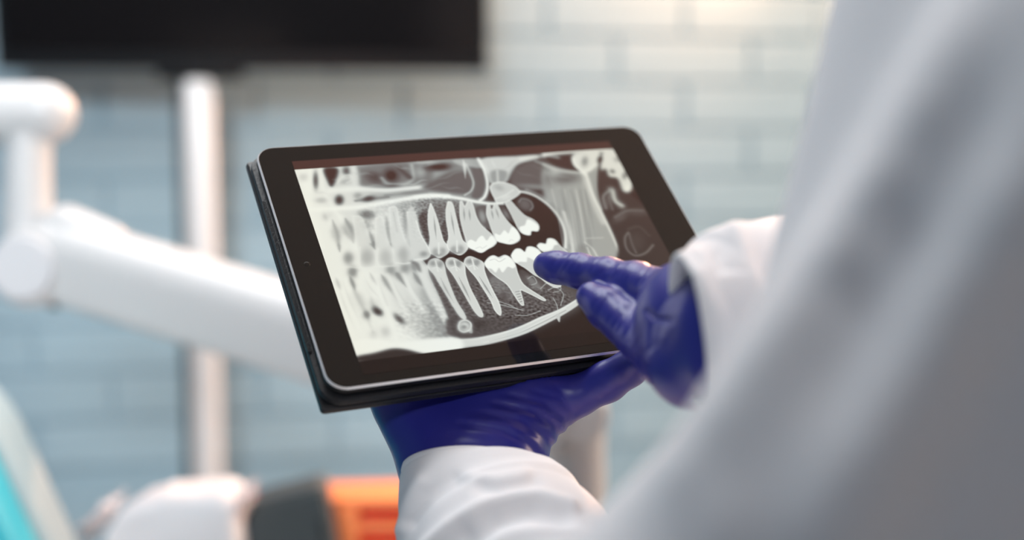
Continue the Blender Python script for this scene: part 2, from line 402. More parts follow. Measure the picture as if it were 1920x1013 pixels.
def film(px0, py0, px1, py1, seed):
    a, b = pw(px0, py0, ZP), pw(px1, py1, ZP)
    V, F = crinkle(a.x - pcx.x, a.z - CT, b.x - pcx.x, b.z - CT, seed)
    o = flat(mesh('wrapping_film', V, F, M_film, pack, world=False)); s_ = o.modifiers.new('thick', 'SOLIDIFY'); s_.thickness = .0006
film(158, 985, 218, 935, 1); film(168, 1010, 200, 960, 2); film(446, 940, 474, 916, 3); film(452, 968, 466, 922, 4)

# ------------------------------------------------------------------ turquoise dental chair at the lower left
ZC = 1.05
ctop = pw(-80, 700, ZC)
chair = thing('dental_chair', (ctop.x - .45, ctop.y, 0), 'turquoise dental chair backrest with pale edge in the lower left corner', 'dental chair')
Pa, Pb = pw(86, 1020, ZC), pw(-35, 720, ZC)
u_ = Vector((Pb.x - Pa.x, 0, Pb.z - Pa.z)).normalized(); v_ = Vector((-u_.z, 0, u_.x)); v_ = v_ if v_.x < 0 else -v_
cen = Vector((Pa.x, ctop.y, Pa.z)) - u_ * .09 + v_ * .24
Mc = frame(cen, -v_, u_, Vector((0, -1, 0)))
if Mc.to_3x3().determinant() < 0: Mc = frame(cen, -v_, u_, Vector((0, 1, 0)))
def slab(name, m, w, h, r, d0, d1, rr):
    """rounded cushion: outline w x h with corner radius r, from depth d0 to d1 (towards the camera), rolled edge rr"""
    rows = [(w - 2 * rr, h - 2 * rr, d0)] + [(w - 2 * rr * (1 - math.sin(math.radians(t))), h - 2 * rr * (1 - math.sin(math.radians(t))), d0 + rr * (1 - math.cos(math.radians(t)))) for t in (30, 60, 90)] + [(w - 2 * rr * (1 - math.cos(math.radians(t))), h - 2 * rr * (1 - math.cos(math.radians(t))), d1 - rr * (1 - math.sin(math.radians(t)))) for t in (0, 30, 60, 90)]
    V, F = [], []; n = 4 * 9
    for w_, h_, d_ in rows: V += [Mc @ Vector((x, y, d_)) for x, y in rrect(w_, h_, r - (w - w_) / 2, 8)]
    for i in range(len(rows) - 1):
        for j in range(n): k_ = (j + 1) % n; F.append((i * n + j, i * n + k_, (i + 1) * n + k_, (i + 1) * n + j))
    F.append(tuple(reversed(range(n)))); F.append(tuple((len(rows) - 1) * n + j for j in range(n)))
    o = mesh(name, V, F, m, chair)
    bm = bmesh.new(); bm.from_mesh(o.data); bmesh.ops.recalc_face_normals(bm, faces=bm.faces); bm.to_mesh(o.data); bm.free(); return auto(o, 50)
slab('backrest_shell', M_shell, .48, .58, .11, -.05, .012, .012)
slab('backrest_cushion', M_teal, .472, .572, .106, .006, .060, .016)
auto(bmobj('seat', rbox(.62, .50, .12, .05, 4, Matrix.Translation((ctop.x - .45, ctop.y + .02, .50))), M_teal, chair))
auto(bmobj('pedestal', rbox(.22, .22, .44, .03, 3, Matrix.Translation((ctop.x - .47, ctop.y + .02, .23))), M_whitegrey, chair))
auto(bmobj('foot_plate', rbox(.60, .46, .03, .012, 3, Matrix.Translation((ctop.x - .47, ctop.y + .02, .0155))), M_whitegrey, chair))

# ------------------------------------------------------------------ lamps outside the frame: wall lamp and long panel assumed, uplighter and near panel added
wl = wall_pt(.62, 2.02, .11)
wlamp = thing('assumed_wall_lamp', wl, 'assumed warm wall lamp glowing above the frame on the brick wall', 'lamp')  # unseen lamp, assumed from the warm glow at the upper right
V, F = tube([wall_pt(.62, 2.02, .006), wall_pt(.62, 2.02, .03)], [.05, .045], 32); auto(mesh('wall_plate', V, F, M_whitegrey, wlamp))
V, F = tube([wall_pt(.62, 1.985, .03), wall_pt(.62, 1.96, .06), wall_pt(.62, 1.955, .11)], [.009, .009, .012], 16); mesh('bracket_arm', V, F, M_whitegrey, wlamp)
V, F = tube([wall_pt(.62, 1.955, .11), wall_pt(.62, 1.965, .11)], [.03, .032], 24); auto(mesh('bulb_holder', V, F, M_whitegrey, wlamp))
m = mat('warm_bulb', (.9, .8, .6), .4, var=(5, .02), **{'Emission Color': (1.0, .72, .42, 1), 'Emission Strength': 3.0})
d = bpy.data.lights.new('assumed_wall_light', 'POINT'); d.energy = 112; d.color = (1.0, .46, .24); d.shadow_soft_size = .04
o = bpy.data.objects.new('assumed_wall_light', d); col.objects.link(o); o.location = wall_pt(.62, 2.06, .11); adopt(o, wlamp)
V, F = tube([wall_pt(.62, 1.965, .11), wall_pt(.62, 1.985, .11), wall_pt(.62, 2.005, .11)], [.018, .026, .012], 24, ends='round'); mesh('bulb', V, F, m, wlamp)
ul = Vector((1.25, 1.0, 0))  # added uplighter, brightens the ceiling mirrored in the tablet glass
fl = thing('added_uplighter', ul, 'added white floor lamp brightening the ceiling, right of the frame', 'lamp')
V, F = tube([ul + Vector((0, 0, .001)), ul + Vector((0, 0, .02)), ul + Vector((0, 0, .03))], [.14, .14, .03], 40); auto(mesh('base', V, F, M_white, fl))
V, F = tube([ul + Vector((0, 0, .03)), ul + Vector((0, 0, 1.80))], [.012, .012], 16); mesh('pole', V, F, M_white, fl)
V, F = tube([ul + Vector((0, 0, z)) for z in (1.79, 1.80, 1.84, 1.90)], [.02, .06, .12, .16], 40, caps=False); o = mesh('bowl_shade', V, F, M_white, fl); s_ = o.modifiers.new('thick', 'SOLIDIFY'); s_.thickness = .003
d = bpy.data.lights.new('ceiling_fill_light', 'AREA'); d.shape = 'DISK'; d.size = .22; d.energy = 2; d.color = (1.0, .82, .66)
o = bpy.data.objects.new('ceiling_fill_light', d); col.objects.link(o); o.location = ul + Vector((0, 0, 1.88)); o.rotation_euler = (math.pi, 0, 0); adopt(o, fl)
cp = thing('added_ceiling_panel', (-.25, 1.55, 2.69), 'assumed long white ceiling light panel above the dental arm', 'ceiling light')
auto(bmobj('panel_frame', rbox(1.44, .64, .012, .003, 1, Matrix.Translation((-.25, 1.55, 2.698))), M_whitegrey, cp))  # frame around the assumed overhead light
cp = thing('added_ceiling_panel', (-.45, .80, 2.69), 'added square white ceiling panel brightening the sleeve', 'ceiling light')
auto(bmobj('panel_frame', rbox(.54, .54, .012, .003, 1, Matrix.Translation((-.45, .80, 2.698))), M_whitegrey, cp))  # frame around the added sleeve light

# ------------------------------------------------------------------ picture on the tablet: panoramic x-ray as fills (F), strokes (K), blobs (B) and grain (N)
XRAY = [('F',0.62,59,1.0,[(-13,-11),(794,26),(795,338),(980,558),(649,616),(457,592),(406,679),(421,861),(436,1037),(362,1193),(-33,1158)]),
('F',0.84,66,1.0,[(-13,-11),(228,11),(301,287),(437,334),(401,617),(411,740),(352,851),(179,1191),(-33,1158)]),
('F',0.93,46,1.0,[(-13,-11),(70,-3),(117,427),(227,716),(207,947),(285,1071),(244,1202),(-33,1158)]),
('F',0.36,40,1.0,[(544,312),(802,356),(719,560),(631,518),(486,501)]),
('F',0.42,16,1.0,[(278,67),(623,62),(564,249),(369,222),(250,169)]),
('F',0.8,11,1.0,[(187,58),(280,60),(274,157),(243,196),(140,179)]),
('K',0.97,34,0.8,[(38,65),(23,167),(13,287)],0),
('K',0.97,21,0.9,[(71,54),(37,189)],0),
('B',0.28,[(79,128),(91,129),(66,182)],1.0),
('K',0.93,23,0.95,[(118,59),(99,175),(108,264),(128,379),(123,470)],0),
('F',0.1,7,1.0,[(133,59),(192,60),(187,100),(141,175),(131,137)]),
('B',0.3,[(232,83),(249,85),(225,111)],1.0),
('B',0.62,[(215,148),(246,144),(213,163)],0.8),
('K',0.9,9,0.7,[(172,154),(202,119),(241,109),(242,140),(213,155)],0),
('K',0.85,24,0.85,[(274,52),(246,162)],0),
('B',0.2,[(352,137),(389,156),(337,168)],1.0),
('B',0.06,[(430,130),(465,134),(418,173)],1.0),
('K',0.82,24,0.55,[(382,143),(398,178),(441,191),(496,183),(531,147),(546,73)],0),
('K',0.2,30,0.9,[(481,92),(512,149)],0),
('B',0.22,[(418,199),(458,203),(414,211)],1.0),
('B',0.72,[(576,116),(602,118),(563,157)],0.7),
('K',0.95,35,0.85,[(125,198),(243,196),(341,213),(412,220),(575,215)],0),
('K',0.5,13,0.8,[(367,250),(457,245),(563,252)],0),
('K',0.38,13,0.8,[(223,269),(285,265),(379,261)],0),
('B',0.12,[(153,256),(172,258),(145,285)],1.0),
('B',0.16,[(286,262),(316,259),(283,279)],1.0),
('B',0.55,[(243,240),(263,242),(238,260)],0.8),
('B',0.6,[(72,250),(101,253),(67,269)],0.6),
('B',0.68,[(29,103),(51,105),(22,129)],0.6),
('F',0.33,15,1.0,[(551,213),(616,177),(711,132),(784,128),(807,159),(805,223),(760,283),(643,260),(570,236)]),
('B',0.06,[(673,97),(744,99),(666,124)],1.0),
('B',0.72,[(609,61),(672,67),(604,76)],0.8),
('B',0.45,[(764,104),(802,108),(753,139)],0.6),
('F',0.34,7,1.0,[(827,117),(864,121),(865,201),(832,304),(765,301),(810,231)]),
('F',0.72,8,0.8,[(752,59),(884,63),(881,122),(818,109),(778,98)]),
('K',0.92,18,0.8,[(804,60),(796,107),(775,181)],1),
('K',0.8,11,0.75,[(809,90),(810,152),(804,216),(776,263),(737,286)],0),
('F',0.78,8,1.0,[(890,64),(1073,61),(1179,65),(1178,90),(1070,117),(1016,171),(961,228),(889,228),(888,167)]),
('F',0.5,10,0.7,[(917,147),(993,155),(957,224),(896,222)]),
('K',0.8,14,0.7,[(947,150),(925,221)],0),
('F',0.3,14,1.0,[(1139,101),(1204,99),(1338,202),(1293,315),(1191,283),(1016,295),(987,220),(1045,137)]),
('B',0.5,[(1105,268),(1200,288),(1097,285)],0.8),
('B',0.7,[(1196,211),(1230,214),(1182,246)],0.7),
('B',0.55,[(1255,238),(1302,262),(1243,258)],0.7),
('K',0.88,26,0.7,[(1094,82),(1196,72),(1283,91)],0),
('K',0.9,12,0.5,[(1161,103),(1218,138),(1280,174),(1341,195)],0),
('F',0.62,15,1.0,[(1190,148),(1277,192),(1375,192),(1468,156),(1444,234),(1406,310),(1377,428),(1375,546),(1361,676),(1335,770),(1066,713),(1105,630),(1138,536),(1150,446),(1133,385),(1113,349)]),
('B',0.36,[(1275,231),(1352,230),(1264,267)],0.9),
('B',0.42,[(1187,209),(1213,212),(1161,277)],0.8),
('B',0.7,[(1217,186),(1257,190),(1207,211)],0.6),
('F',0.08,5,1.0,[(357,642),(423,641),(457,632),(500,641),(553,618),(600,634),(646,607),(701,630),(780,479),(827,374),(911,355),(952,331),(997,301),(1031,301),(1076,329),(1113,383),(1133,449),(1134,519),(1119,586),(1086,663),(951,693),(821,723),(658,709),(579,699),(480,686),(404,670)]),
('K',0.92,16,0.95,[(1006,290),(1042,301),(1082,330),(1118,384),(1139,446),(1144,513),(1132,581),(1104,652)],0),
('K',0.72,19,0.5,[(1048,284),(1101,325),(1137,393),(1155,465),(1156,535),(1135,629)],0),
('B',0.4,[(1007,372),(1029,403),(979,401)],0.8),
('K',0.5,9,0.7,[(983,355),(1006,336),(1039,354),(1040,390),(1018,412)],0),
('K',0.92,16,0.95,[(1393,149),(1385,228),(1368,350),(1366,469),(1365,578),(1358,676),(1341,755)],0),
('K',0.82,30,0.6,[(1378,201),(1364,288),(1350,425),(1349,526)],0),
('K',0.85,13,0.9,[(1475,147),(1437,233),(1402,318),(1376,445)],0),
('K',0.5,9,0.4,[(1214,299),(1179,457),(1124,664)],0),
('K',0.8,9,0.4,[(1240,302),(1209,461),(1156,668)],0),
('K',0.5,9,0.4,[(1267,305),(1235,463),(1181,671)],0),
('K',0.8,9,0.4,[(1294,307),(1257,466),(1201,673)],0),
('K',0.5,9,0.4,[(1317,310),(1277,468),(1216,675)],0),
('K',0.8,9,0.4,[(1174,295),(1144,453),(1093,660)],0),
('K',0.5,9,0.4,[(1341,312),(1294,470),(1226,676)],0),
('K',0.85,19,0.8,[(1179,441),(1167,539),(1146,634),(1122,712)],0),
('K',0.86,10,0.7,[(1210,634),(1232,677),(1236,734)],0),
('K',0.8,7,0.5,[(1226,611),(1311,617)],0),
('B',0.45,[(1188,672),(1220,676),(1175,702)],0.6),
('K',0.9,10,0.6,[(1210,666),(1201,737)],0),
('F',0.12,6,1.0,[(1227,78),(1292,99),(1343,113),(1350,176),(1295,165),(1238,130)]),
('K',0.93,30,0.95,[(1223,61),(1366,56),(1564,63)],0),
('F',0.84,8,1.0,[(1359,91),(1397,67),(1519,69),(1472,156),(1399,203),(1365,182),(1348,145)]),
('B',0.5,[(1415,128),(1432,134),(1396,162)],0.8),
('K',0.97,16,0.9,[(1362,105),(1355,145),(1370,187),(1382,210)],0),
('K',0.95,11,0.7,[(1461,155),(1413,186),(1375,192)],0),
('K',0.85,23,0.6,[(1196,131),(1262,177),(1365,200)],0),
('F',0.14,8,1.0,[(1469,174),(1508,182),(1539,261),(1557,351),(1612,487),(1603,755),(1595,819),(1335,786),(1365,669),(1375,546),(1380,437),(1404,318)]),
('F',0.84,10,1.0,[(1529,79),(1583,54),(1608,65),(1609,164),(1608,277),(1571,344),(1533,340),(1541,257),(1501,239),(1506,186),(1475,192)]),
('B',0.1,[(1500,122),(1510,129),(1485,143)],1.0),
('B',0.5,[(1594,130),(1615,132),(1586,150)],0.6),
('B',0.4,[(1588,239),(1599,247),(1569,264)],0.8),
('B',0.95,[(1570,322),(1587,323),(1560,344)],0.8),
('B',0.25,[(1533,207),(1542,217),(1522,218)],0.7),
('B',0.13,[(1510,303),(1523,302),(1497,341)],1.0),
('K',0.66,38,0.9,[(1479,326),(1468,386),(1484,431)],0),
('K',0.8,14,0.7,[(1482,335),(1467,403),(1494,432)],0),
('K',0.62,15,0.7,[(1469,325),(1416,367),(1400,439)],0),
('K',0.5,12,0.6,[(1444,366),(1430,451)],0),
('B',0.4,[(1414,406),(1434,408),(1398,443)],0.5),
('K',0.48,14,0.8,[(1422,501),(1500,467),(1581,475)],0),
('B',0.3,[(1449,504),(1494,483),(1450,526)],0.7),
('B',0.28,[(1557,481),(1618,488),(1546,506)],0.5),
('K',0.48,10,0.8,[(1449,600),(1417,634),(1400,697),(1423,741),(1482,732),(1542,690)],0),
('K',0.44,9,0.8,[(1451,605),(1439,669),(1436,726)],0),
('K',0.24,15,0.5,[(1458,580),(1518,571),(1547,632)],0),
('B',0.22,[(1463,664),(1509,669),(1436,726)],0.5),
('K',0.8,13,0.5,[(151,130),(178,129),(211,103),(235,100)],1),
('K',0.66,13,0.5,[(248,86),(281,108),(321,106),(350,122)],1),
('K',0.7,13,0.5,[(255,169),(297,188),(345,183),(382,197)],1),
('K',0.6,14,0.5,[(462,59),(488,89),(522,93),(545,116)],1),
('K',0.78,13,0.5,[(484,190),(519,195),(562,175),(594,176)],1),
('K',0.7,13,0.5,[(371,236),(415,245),(467,231),(506,237)],1),
('K',0.8,13,0.5,[(232,236),(257,248),(289,236),(311,244)],1),
('K',0.6,13,0.5,[(574,23),(590,54),(613,59),(626,82)],1),
('K',0.75,13,0.5,[(252,45),(249,83),(253,96),(252,125)],1),
('K',0.75,13,0.5,[(48,178),(68,203),(94,203),(112,222)],1),
('K',0.6,12,0.5,[(571,79),(610,86),(656,71),(691,76)],1),
('K',0.5,12,0.5,[(630,173),(679,170),(735,144),(778,139)],1),
('K',0.48,12,0.5,[(538,223),(593,224),(655,203),(704,202)],1),
('K',0.5,12,0.5,[(642,215),(676,237),(717,236),(747,253)],1),
('K',0.85,13,0.5,[(911,81),(902,120),(901,135),(894,166)],1),
('K',0.88,13,0.5,[(948,64),(943,97),(946,107),(943,133)],1),
('K',0.7,13,0.5,[(977,138),(1008,129),(1047,97),(1074,88)],1),
('K',0.45,13,0.5,[(1029,147),(1065,182),(1109,195),(1141,223)],1),
('K',0.42,13,0.5,[(1120,106),(1150,145),(1189,160),(1215,191)],1),
('K',0.6,13,0.5,[(1200,185),(1192,237),(1193,266),(1188,308)],1),
('K',0.55,13,0.5,[(1220,187),(1247,217),(1283,223),(1307,246)],1),
('K',0.72,8,0.4,[(1223,250),(1186,408),(1128,638)],1),
('K',0.45,11,0.4,[(1243,238),(1200,409),(1145,632)],1),
('K',0.5,9,0.4,[(1257,248),(1217,411),(1168,617)],1),
('K',0.72,10,0.4,[(1267,282),(1239,413),(1185,634)],1),
('K',0.45,7,0.4,[(1279,293),(1254,415),(1220,583)],1),
('K',0.8,9,0.4,[(1305,270),(1270,417),(1199,676)],1),
('K',0.5,8,0.4,[(1317,280),(1285,418),(1233,630)],1),
('K',0.8,7,0.4,[(1363,214),(1303,420),(1261,608)],1),
('K',0.5,11,0.4,[(1349,289),(1320,422),(1268,632)],1),
('K',0.98,27,0.95,[(0,299),(107,305),(233,307),(338,295),(446,282),(557,271),(657,285)],0),
('K',0.97,23,0.95,[(505,276),(610,278),(709,304),(781,333),(846,351),(900,354)],0),
('K',0.97,18,0.95,[(881,63),(885,130),(876,202),(859,257),(830,304),(800,326)],0),
('F',0.76,3,1.0,[(876,248),(900,227),(946,224),(993,251),(1010,290),(993,312),(931,344),(879,349),(873,312),(872,277)]),
('K',0.95,7,0.75,[(876,248),(900,227),(946,224),(993,251),(1010,290),(993,312),(931,344),(879,349),(873,312),(872,277),(876,248)],0),
('B',0.62,[(918,256),(939,270),(906,274)],0.7),
('K',0.9,9,0.5,[(878,323),(928,307),(983,277)],0),
('B',0.85,[(929,318),(958,312),(927,333)],0.6),
('B',0.42,[(252,356),(287,364),(242,383)],1.0),
('B',0.55,[(232,417),(257,420),(223,449)],0.7),
('B',0.45,[(533,322),(569,326),(525,348)],0.8),
('B',0.6,[(424,338),(449,340),(412,377)],0.6),
('B',0.5,[(72,346),(91,349),(65,372)],0.5),
('N',0.22,1.6,17,[(241,311),(547,303),(478,524),(202,453)]),
('K',0.32,38,0.7,[(93,369),(86,452),(77,554)],1),
('K',0.32,58,0.7,[(151,368),(148,434),(149,511)],1),
('K',0.47,41,0.7,[(236,457),(234,509),(231,560)],1),
('K',0.52,37,0.7,[(335,375),(319,466),(309,563)],1),
('K',0.54,37,0.7,[(427,345),(409,437),(387,569)],1),
('K',0.3,19,0.6,[(310,531),(308,566)],1),
('K',0.3,19,0.6,[(397,521),(390,569)],1),
('K',0.3,19,0.6,[(239,509),(232,557)],1),
('K',0.3,18,0.6,[(83,503),(78,547)],1),
('F',0.82,7,0.8,[(188,359),(224,376),(223,520),(226,572),(206,652),(140,643),(157,544),(173,450)]),
('K',0.96,8,0.5,[(188,359),(173,450)],0),
('K',0.94,7,0.6,[(188,359),(224,376),(223,520),(226,572),(206,652),(140,643),(157,544),(173,450)],0),
('F',0.82,7,0.8,[(285,383),(314,380),(300,516),(307,569),(302,645),(225,654),(238,548)]),
('K',0.96,8,0.5,[(285,383),(238,548)],0),
('K',0.94,7,0.6,[(285,383),(314,380),(300,516),(307,569),(302,645),(225,654),(238,548)],0),
('F',0.82,7,0.8,[(365,325),(395,328),(383,421),(378,526),(387,579),(383,642),(298,657),(311,563),(329,467)]),
('K',0.96,8,0.5,[(365,325),(329,467)],0),
('K',0.94,7,0.6,[(365,325),(395,328),(383,421),(378,526),(387,579),(383,642),(298,657),(311,563),(329,467)],0),
('F',0.82,7,0.8,[(438,360),(469,376),(458,496),(465,568),(445,637),(390,637),(392,579),(413,477)]),
('K',0.96,8,0.5,[(438,360),(413,477)],0),
('K',0.94,7,0.6,[(438,360),(469,376),(458,496),(465,568),(445,637),(390,637),(392,579),(413,477)],0),
('B',0.68,[(186,592),(215,596),(172,641)],0.8),
('B',0.7,[(265,602),(286,605),(252,645)],0.8),
('B',0.66,[(350,600),(375,603),(337,643)],0.8),
('B',0.6,[(100,594),(119,597),(90,631)],0.7),
('K',0.94,9,0.7,[(156,512),(150,588),(140,643)],0),
('K',0.6,6,0.5,[(375,353),(358,471)],0),
('K',0.62,6,0.5,[(444,401),(426,518)],0),
('K',0.45,10,0.6,[(222,526),(232,553)],0),
('K',0.97,25,0.45,[(-30,322),(-26,417),(-32,509)],0),
('K',0.97,25,0.45,[(11,313),(15,418),(8,520)],0),
('K',0.97,25,0.45,[(79,321),(82,426),(74,528)],0),
('K',0.97,27,0.45,[(135,353),(146,453),(146,549)],0),
('F',0.22,7,1.0,[(480,391),(528,369),(497,500),(479,570),(469,536),(467,483)]),
('F',0.25,5,1.0,[(572,455),(601,432),(575,536),(556,579),(548,546)]),
('F',0.22,5,1.0,[(658,411),(678,399),(658,505),(642,570),(635,536)]),
('N',0.3,1.6,12,[(498,298),(699,319),(641,543),(423,544)]),
('F',0.8,5,0.8,[(456,334),(474,377),(462,483),(469,576),(470,605),(447,638),(395,634),(360,601)]),
('K',0.95,6,0.9,[(462,416),(458,496),(468,575),(469,608),(445,637),(395,636)],0),
('B',0.5,[(438,611),(458,613),(432,629)],0.7),
('F',0.82,3,1.0,[(561,318),(563,359),(561,420),(553,493),(550,549),(563,584),(550,615),(517,636),(497,641),(481,621),(468,608),(473,576),(494,526),(510,448),(530,383)]),
('K',0.95,6,0.75,[(561,318),(563,359),(561,420),(553,493),(550,549),(563,584),(550,615),(517,636),(497,641),(481,621),(468,608),(473,576),(494,526),(510,448),(530,383),(561,318)],0),
('K',0.52,9,0.8,[(551,399),(536,465),(520,536)],1),
('F',0.82,3,1.0,[(646,317),(662,332),(652,410),(641,497),(638,553),(651,584),(635,614),(599,636),(574,619),(557,593),(563,561),(583,523),(601,432),(621,366)]),
('K',0.95,6,0.75,[(646,317),(662,332),(652,410),(641,497),(638,553),(651,584),(635,614),(599,636),(574,619),(557,593),(563,561),(583,523),(601,432),(621,366),(646,317)],0),
('K',0.52,9,0.8,[(638,381),(625,448),(611,520)],1),
('B',0.5,[(493,603),(503,614),(477,622)],0.6),
('B',0.5,[(529,604),(545,596),(532,625)],0.6),
('B',0.5,[(503,623),(526,625),(500,634)],0.7),
('K',0.9,8,0.8,[(524,556),(505,619)],0),
('B',0.5,[(579,601),(589,612),(563,620)],0.6),
('B',0.5,[(615,601),(631,593),(618,623)],0.6),
('B',0.5,[(589,620),(612,623),(585,631)],0.7),
('K',0.9,8,0.8,[(611,553),(591,616)],0),
('F',0.3,5,1.0,[(757,380),(782,361),(816,367),(803,427),(792,514),(764,477),(751,428)]),
('B',0.62,[(777,424),(794,420),(772,463)],0.8),
('F',0.2,5,1.0,[(875,371),(904,374),(913,425),(915,480),(899,465),(879,428)]),
('B',0.5,[(894,423),(907,417),(897,453)],0.7),
('F',0.78,3,1.0,[(701,326),(711,323),(714,355),(740,326),(754,331),(754,366),(748,421),(754,476),(782,533),(793,575),(769,602),(737,616),(699,634),(674,615),(652,592),(656,545),(660,492),(673,412)]),
('K',0.9,7,0.75,[(701,326),(711,323),(714,355),(740,326),(754,331),(754,366),(748,421),(754,476),(782,533),(793,575),(769,602),(737,616),(699,634),(674,615),(652,592),(656,545),(660,492),(673,412),(701,326)],0),
('K',0.52,9,0.8,[(707,361),(685,441)],1),
('K',0.52,9,0.8,[(730,371),(711,444)],1),
('F',1.0,3,1.0,[(658,565),(679,555),(695,570),(712,552),(738,538),(748,569),(779,543),(790,578),(766,601),(731,620),(700,633),(674,616),(652,594)]),
('F',0.78,3,1.0,[(823,360),(834,357),(835,389),(865,350),(872,361),(876,421),(889,477),(908,521),(911,562),(895,588),(855,602),(821,591),(795,574),(792,534),(797,467),(802,413)]),
('K',0.9,7,0.75,[(823,360),(834,357),(835,389),(865,350),(872,361),(876,421),(889,477),(908,521),(911,562),(895,588),(855,602),(821,591),(795,574),(792,534),(797,467),(802,413),(823,360)],0),
('K',0.52,9,0.8,[(835,382),(822,449)],1),
('K',0.52,9,0.8,[(858,377),(851,446)],1),
('F',1.0,3,1.0,[(801,532),(821,544),(852,518),(864,539),(895,502),(911,528),(910,565),(893,586),(855,601),(821,591),(795,572)]),
('F',0.74,3,1.0,[(914,352),(943,343),(959,388),(980,439),(1012,470),(1025,506),(1009,539),(977,535),(963,559),(934,547),(922,522),(920,474),(918,412)]),
('K',0.88,7,0.75,[(914,352),(943,343),(959,388),(980,439),(1012,470),(1025,506),(1009,539),(977,535),(963,559),(934,547),(922,522),(920,474),(918,412),(914,352)],0),
('F',1.0,4,1.0,[(929,509),(960,499),(985,466),(1008,482),(1023,513),(1006,540),(980,536),(960,559),(930,545)]),
('K',0.8,5,0.7,[(682,608),(706,601),(712,611),(738,598)],0),
('K',0.8,5,0.7,[(849,588),(864,576),(872,584)],0),
('K',0.47,22,0.65,[(23,691),(26,760)],1),
('K',0.3,26,0.65,[(83,692),(86,773)],1),
('K',0.62,55,0.65,[(78,758),(86,825),(99,999)],1),
('K',0.5700000000000001,50,0.65,[(142,813),(156,909)],1),
('K',0.52,18,0.65,[(173,683),(185,760)],1),
('K',0.42,31,0.65,[(219,699),(228,745),(248,848)],1),
('K',0.77,34,0.65,[(238,793),(248,847),(277,946)],1),
('K',0.32,34,0.65,[(287,698),(292,719),(307,782)],1),
('K',0.37,29,0.65,[(360,707),(376,786)],1),
('K',0.64,58,0.65,[(371,804),(380,839),(389,913)],1),
('K',0.82,23,0.65,[(132,698),(141,780),(155,913)],1),
('B',0.15,[(148,893),(164,914),(134,908)],1.0),
('B',0.35,[(95,906),(111,908),(89,928)],1.0),
('B',0.3,[(227,946),(243,975),(215,957)],1.0),
('B',0.66,[(150,1002),(175,1006),(142,1032)],0.6),
('B',0.7,[(98,1007),(117,1010),(89,1037)],0.5),
('B',0.72,[(280,918),(313,903),(288,970)],0.6),
('B',0.66,[(185,602),(209,605),(175,637)],0.75),
('B',0.7,[(268,613),(293,616),(258,648)],0.75),
('B',0.66,[(348,602),(373,605),(338,637)],0.75),
('B',0.55,[(107,593),(131,596),(98,627)],0.75),
('B',0.5,[(267,682),(291,685),(257,716)],0.75),
('B',0.5,[(331,679),(355,683),(320,714)],0.75),
('B',0.35,[(387,673),(412,676),(377,707)],0.75),
('B',0.4,[(102,671),(126,674),(93,705)],0.75),
('K',0.93,6,0.7,[(16,639),(89,642),(144,654),(218,656),(292,661)],0),
('K',0.95,6,0.9,[(303,645),(333,654),(363,652)],0),
('K',0.94,7,0.6,[(170,538),(144,625),(146,654)],0),
('K',0.94,7,0.6,[(247,554),(223,621),(224,656)],0),
('K',0.96,23,0.5,[(35,686),(36,823),(47,987)],0),
('K',0.7,9,0.45,[(46,694),(49,825),(62,951)],1),
('K',0.96,23,0.5,[(62,703),(71,829),(95,981)],0),
('K',0.7,9,0.45,[(73,711),(85,831),(110,945)],1),
('K',0.96,23,0.5,[(130,684),(142,771),(166,876)],0),
('K',0.7,9,0.45,[(142,693),(155,772),(182,838)],1),
('K',0.96,23,0.5,[(188,706),(184,825),(186,969)],0),
('K',0.7,10,0.45,[(199,714),(197,827),(202,933)],1),
('K',0.96,23,0.5,[(247,706),(252,807),(266,929)],0),
('K',0.7,9,0.45,[(258,715),(265,809),(283,892)],1),
('K',0.96,24,0.5,[(314,715),(322,811),(342,926)],0),
('K',0.7,10,0.45,[(326,723),(336,812),(359,889)],1),
('K',0.96,23,0.5,[(10,702),(8,841),(16,1007)],0),
('K',0.7,9,0.45,[(21,711),(21,843),(31,972)],1),
('F',0.28,27,1.0,[(481,688),(667,712),(913,806),(1070,904),(1035,991),(928,1035),(678,1101),(436,1107),(433,1008),(433,862)]),
('F',0.86,6,0.9,[(383,641),(414,641),(429,682),(421,743),(430,852),(432,965),(428,1075),(403,1071),(401,961),(386,853),(381,765),(378,703)]),
('K',0.95,7,0.7,[(384,640),(414,639),(429,678),(423,736),(430,859),(433,979)],0),
('F',0.35,6,0.8,[(378,651),(399,660),(395,712),(382,689)]),
('N',0.28,1.8,17,[(275,864),(430,886),(478,972),(448,1072),(221,1044),(215,960)]),
('F',0.22,10,0.9,[(440,970),(571,988),(731,997),(853,987),(900,1022),(767,1058),(583,1086),(418,1071),(407,1019)]),
('N',0.34,1.7,10,[(435,774),(568,791),(737,813),(905,850),(1008,900),(1018,953),(905,1008),(759,1015),(670,1003),(510,966),(438,873)]),
('N',0.12,1.8,10,[(434,955),(684,998),(885,998),(767,1058),(585,1079),(419,1068)]),
('F',0.5,10,0.6,[(680,791),(727,776),(750,844),(759,903),(715,911),(693,872)]),
('B',0.18,[(715,893),(738,896),(704,923)],0.6),
('F',0.24,5,0.8,[(838,761),(864,764),(905,850),(864,845),(848,806)]),
('F',0.55,9,0.6,[(854,792),(889,812),(906,879),(865,859)]),
('K',0.68,5,0.8,[(860,808),(888,797),(893,834),(864,845)],0),
('K',0.68,5,0.8,[(897,871),(945,841),(989,854),(987,890),(947,899)],0),
('K',0.68,5,0.8,[(929,883),(969,873),(991,913),(955,973)],0),
('K',0.68,5,0.8,[(631,913),(694,936),(774,976)],0),
('K',0.68,5,0.8,[(644,894),(709,928),(754,966)],0),
('K',0.68,5,0.8,[(936,927),(938,970),(928,1011)],0),
('K',0.68,5,0.8,[(731,997),(787,1005),(852,990)],0),
('F',0.8,3,1.0,[(435,677),(454,650),(485,643),(507,666),(506,700),(500,736),(498,796),(499,881),(510,952),(509,983),(490,973),(476,913),(465,841),(454,776),(448,732),(436,698)]),
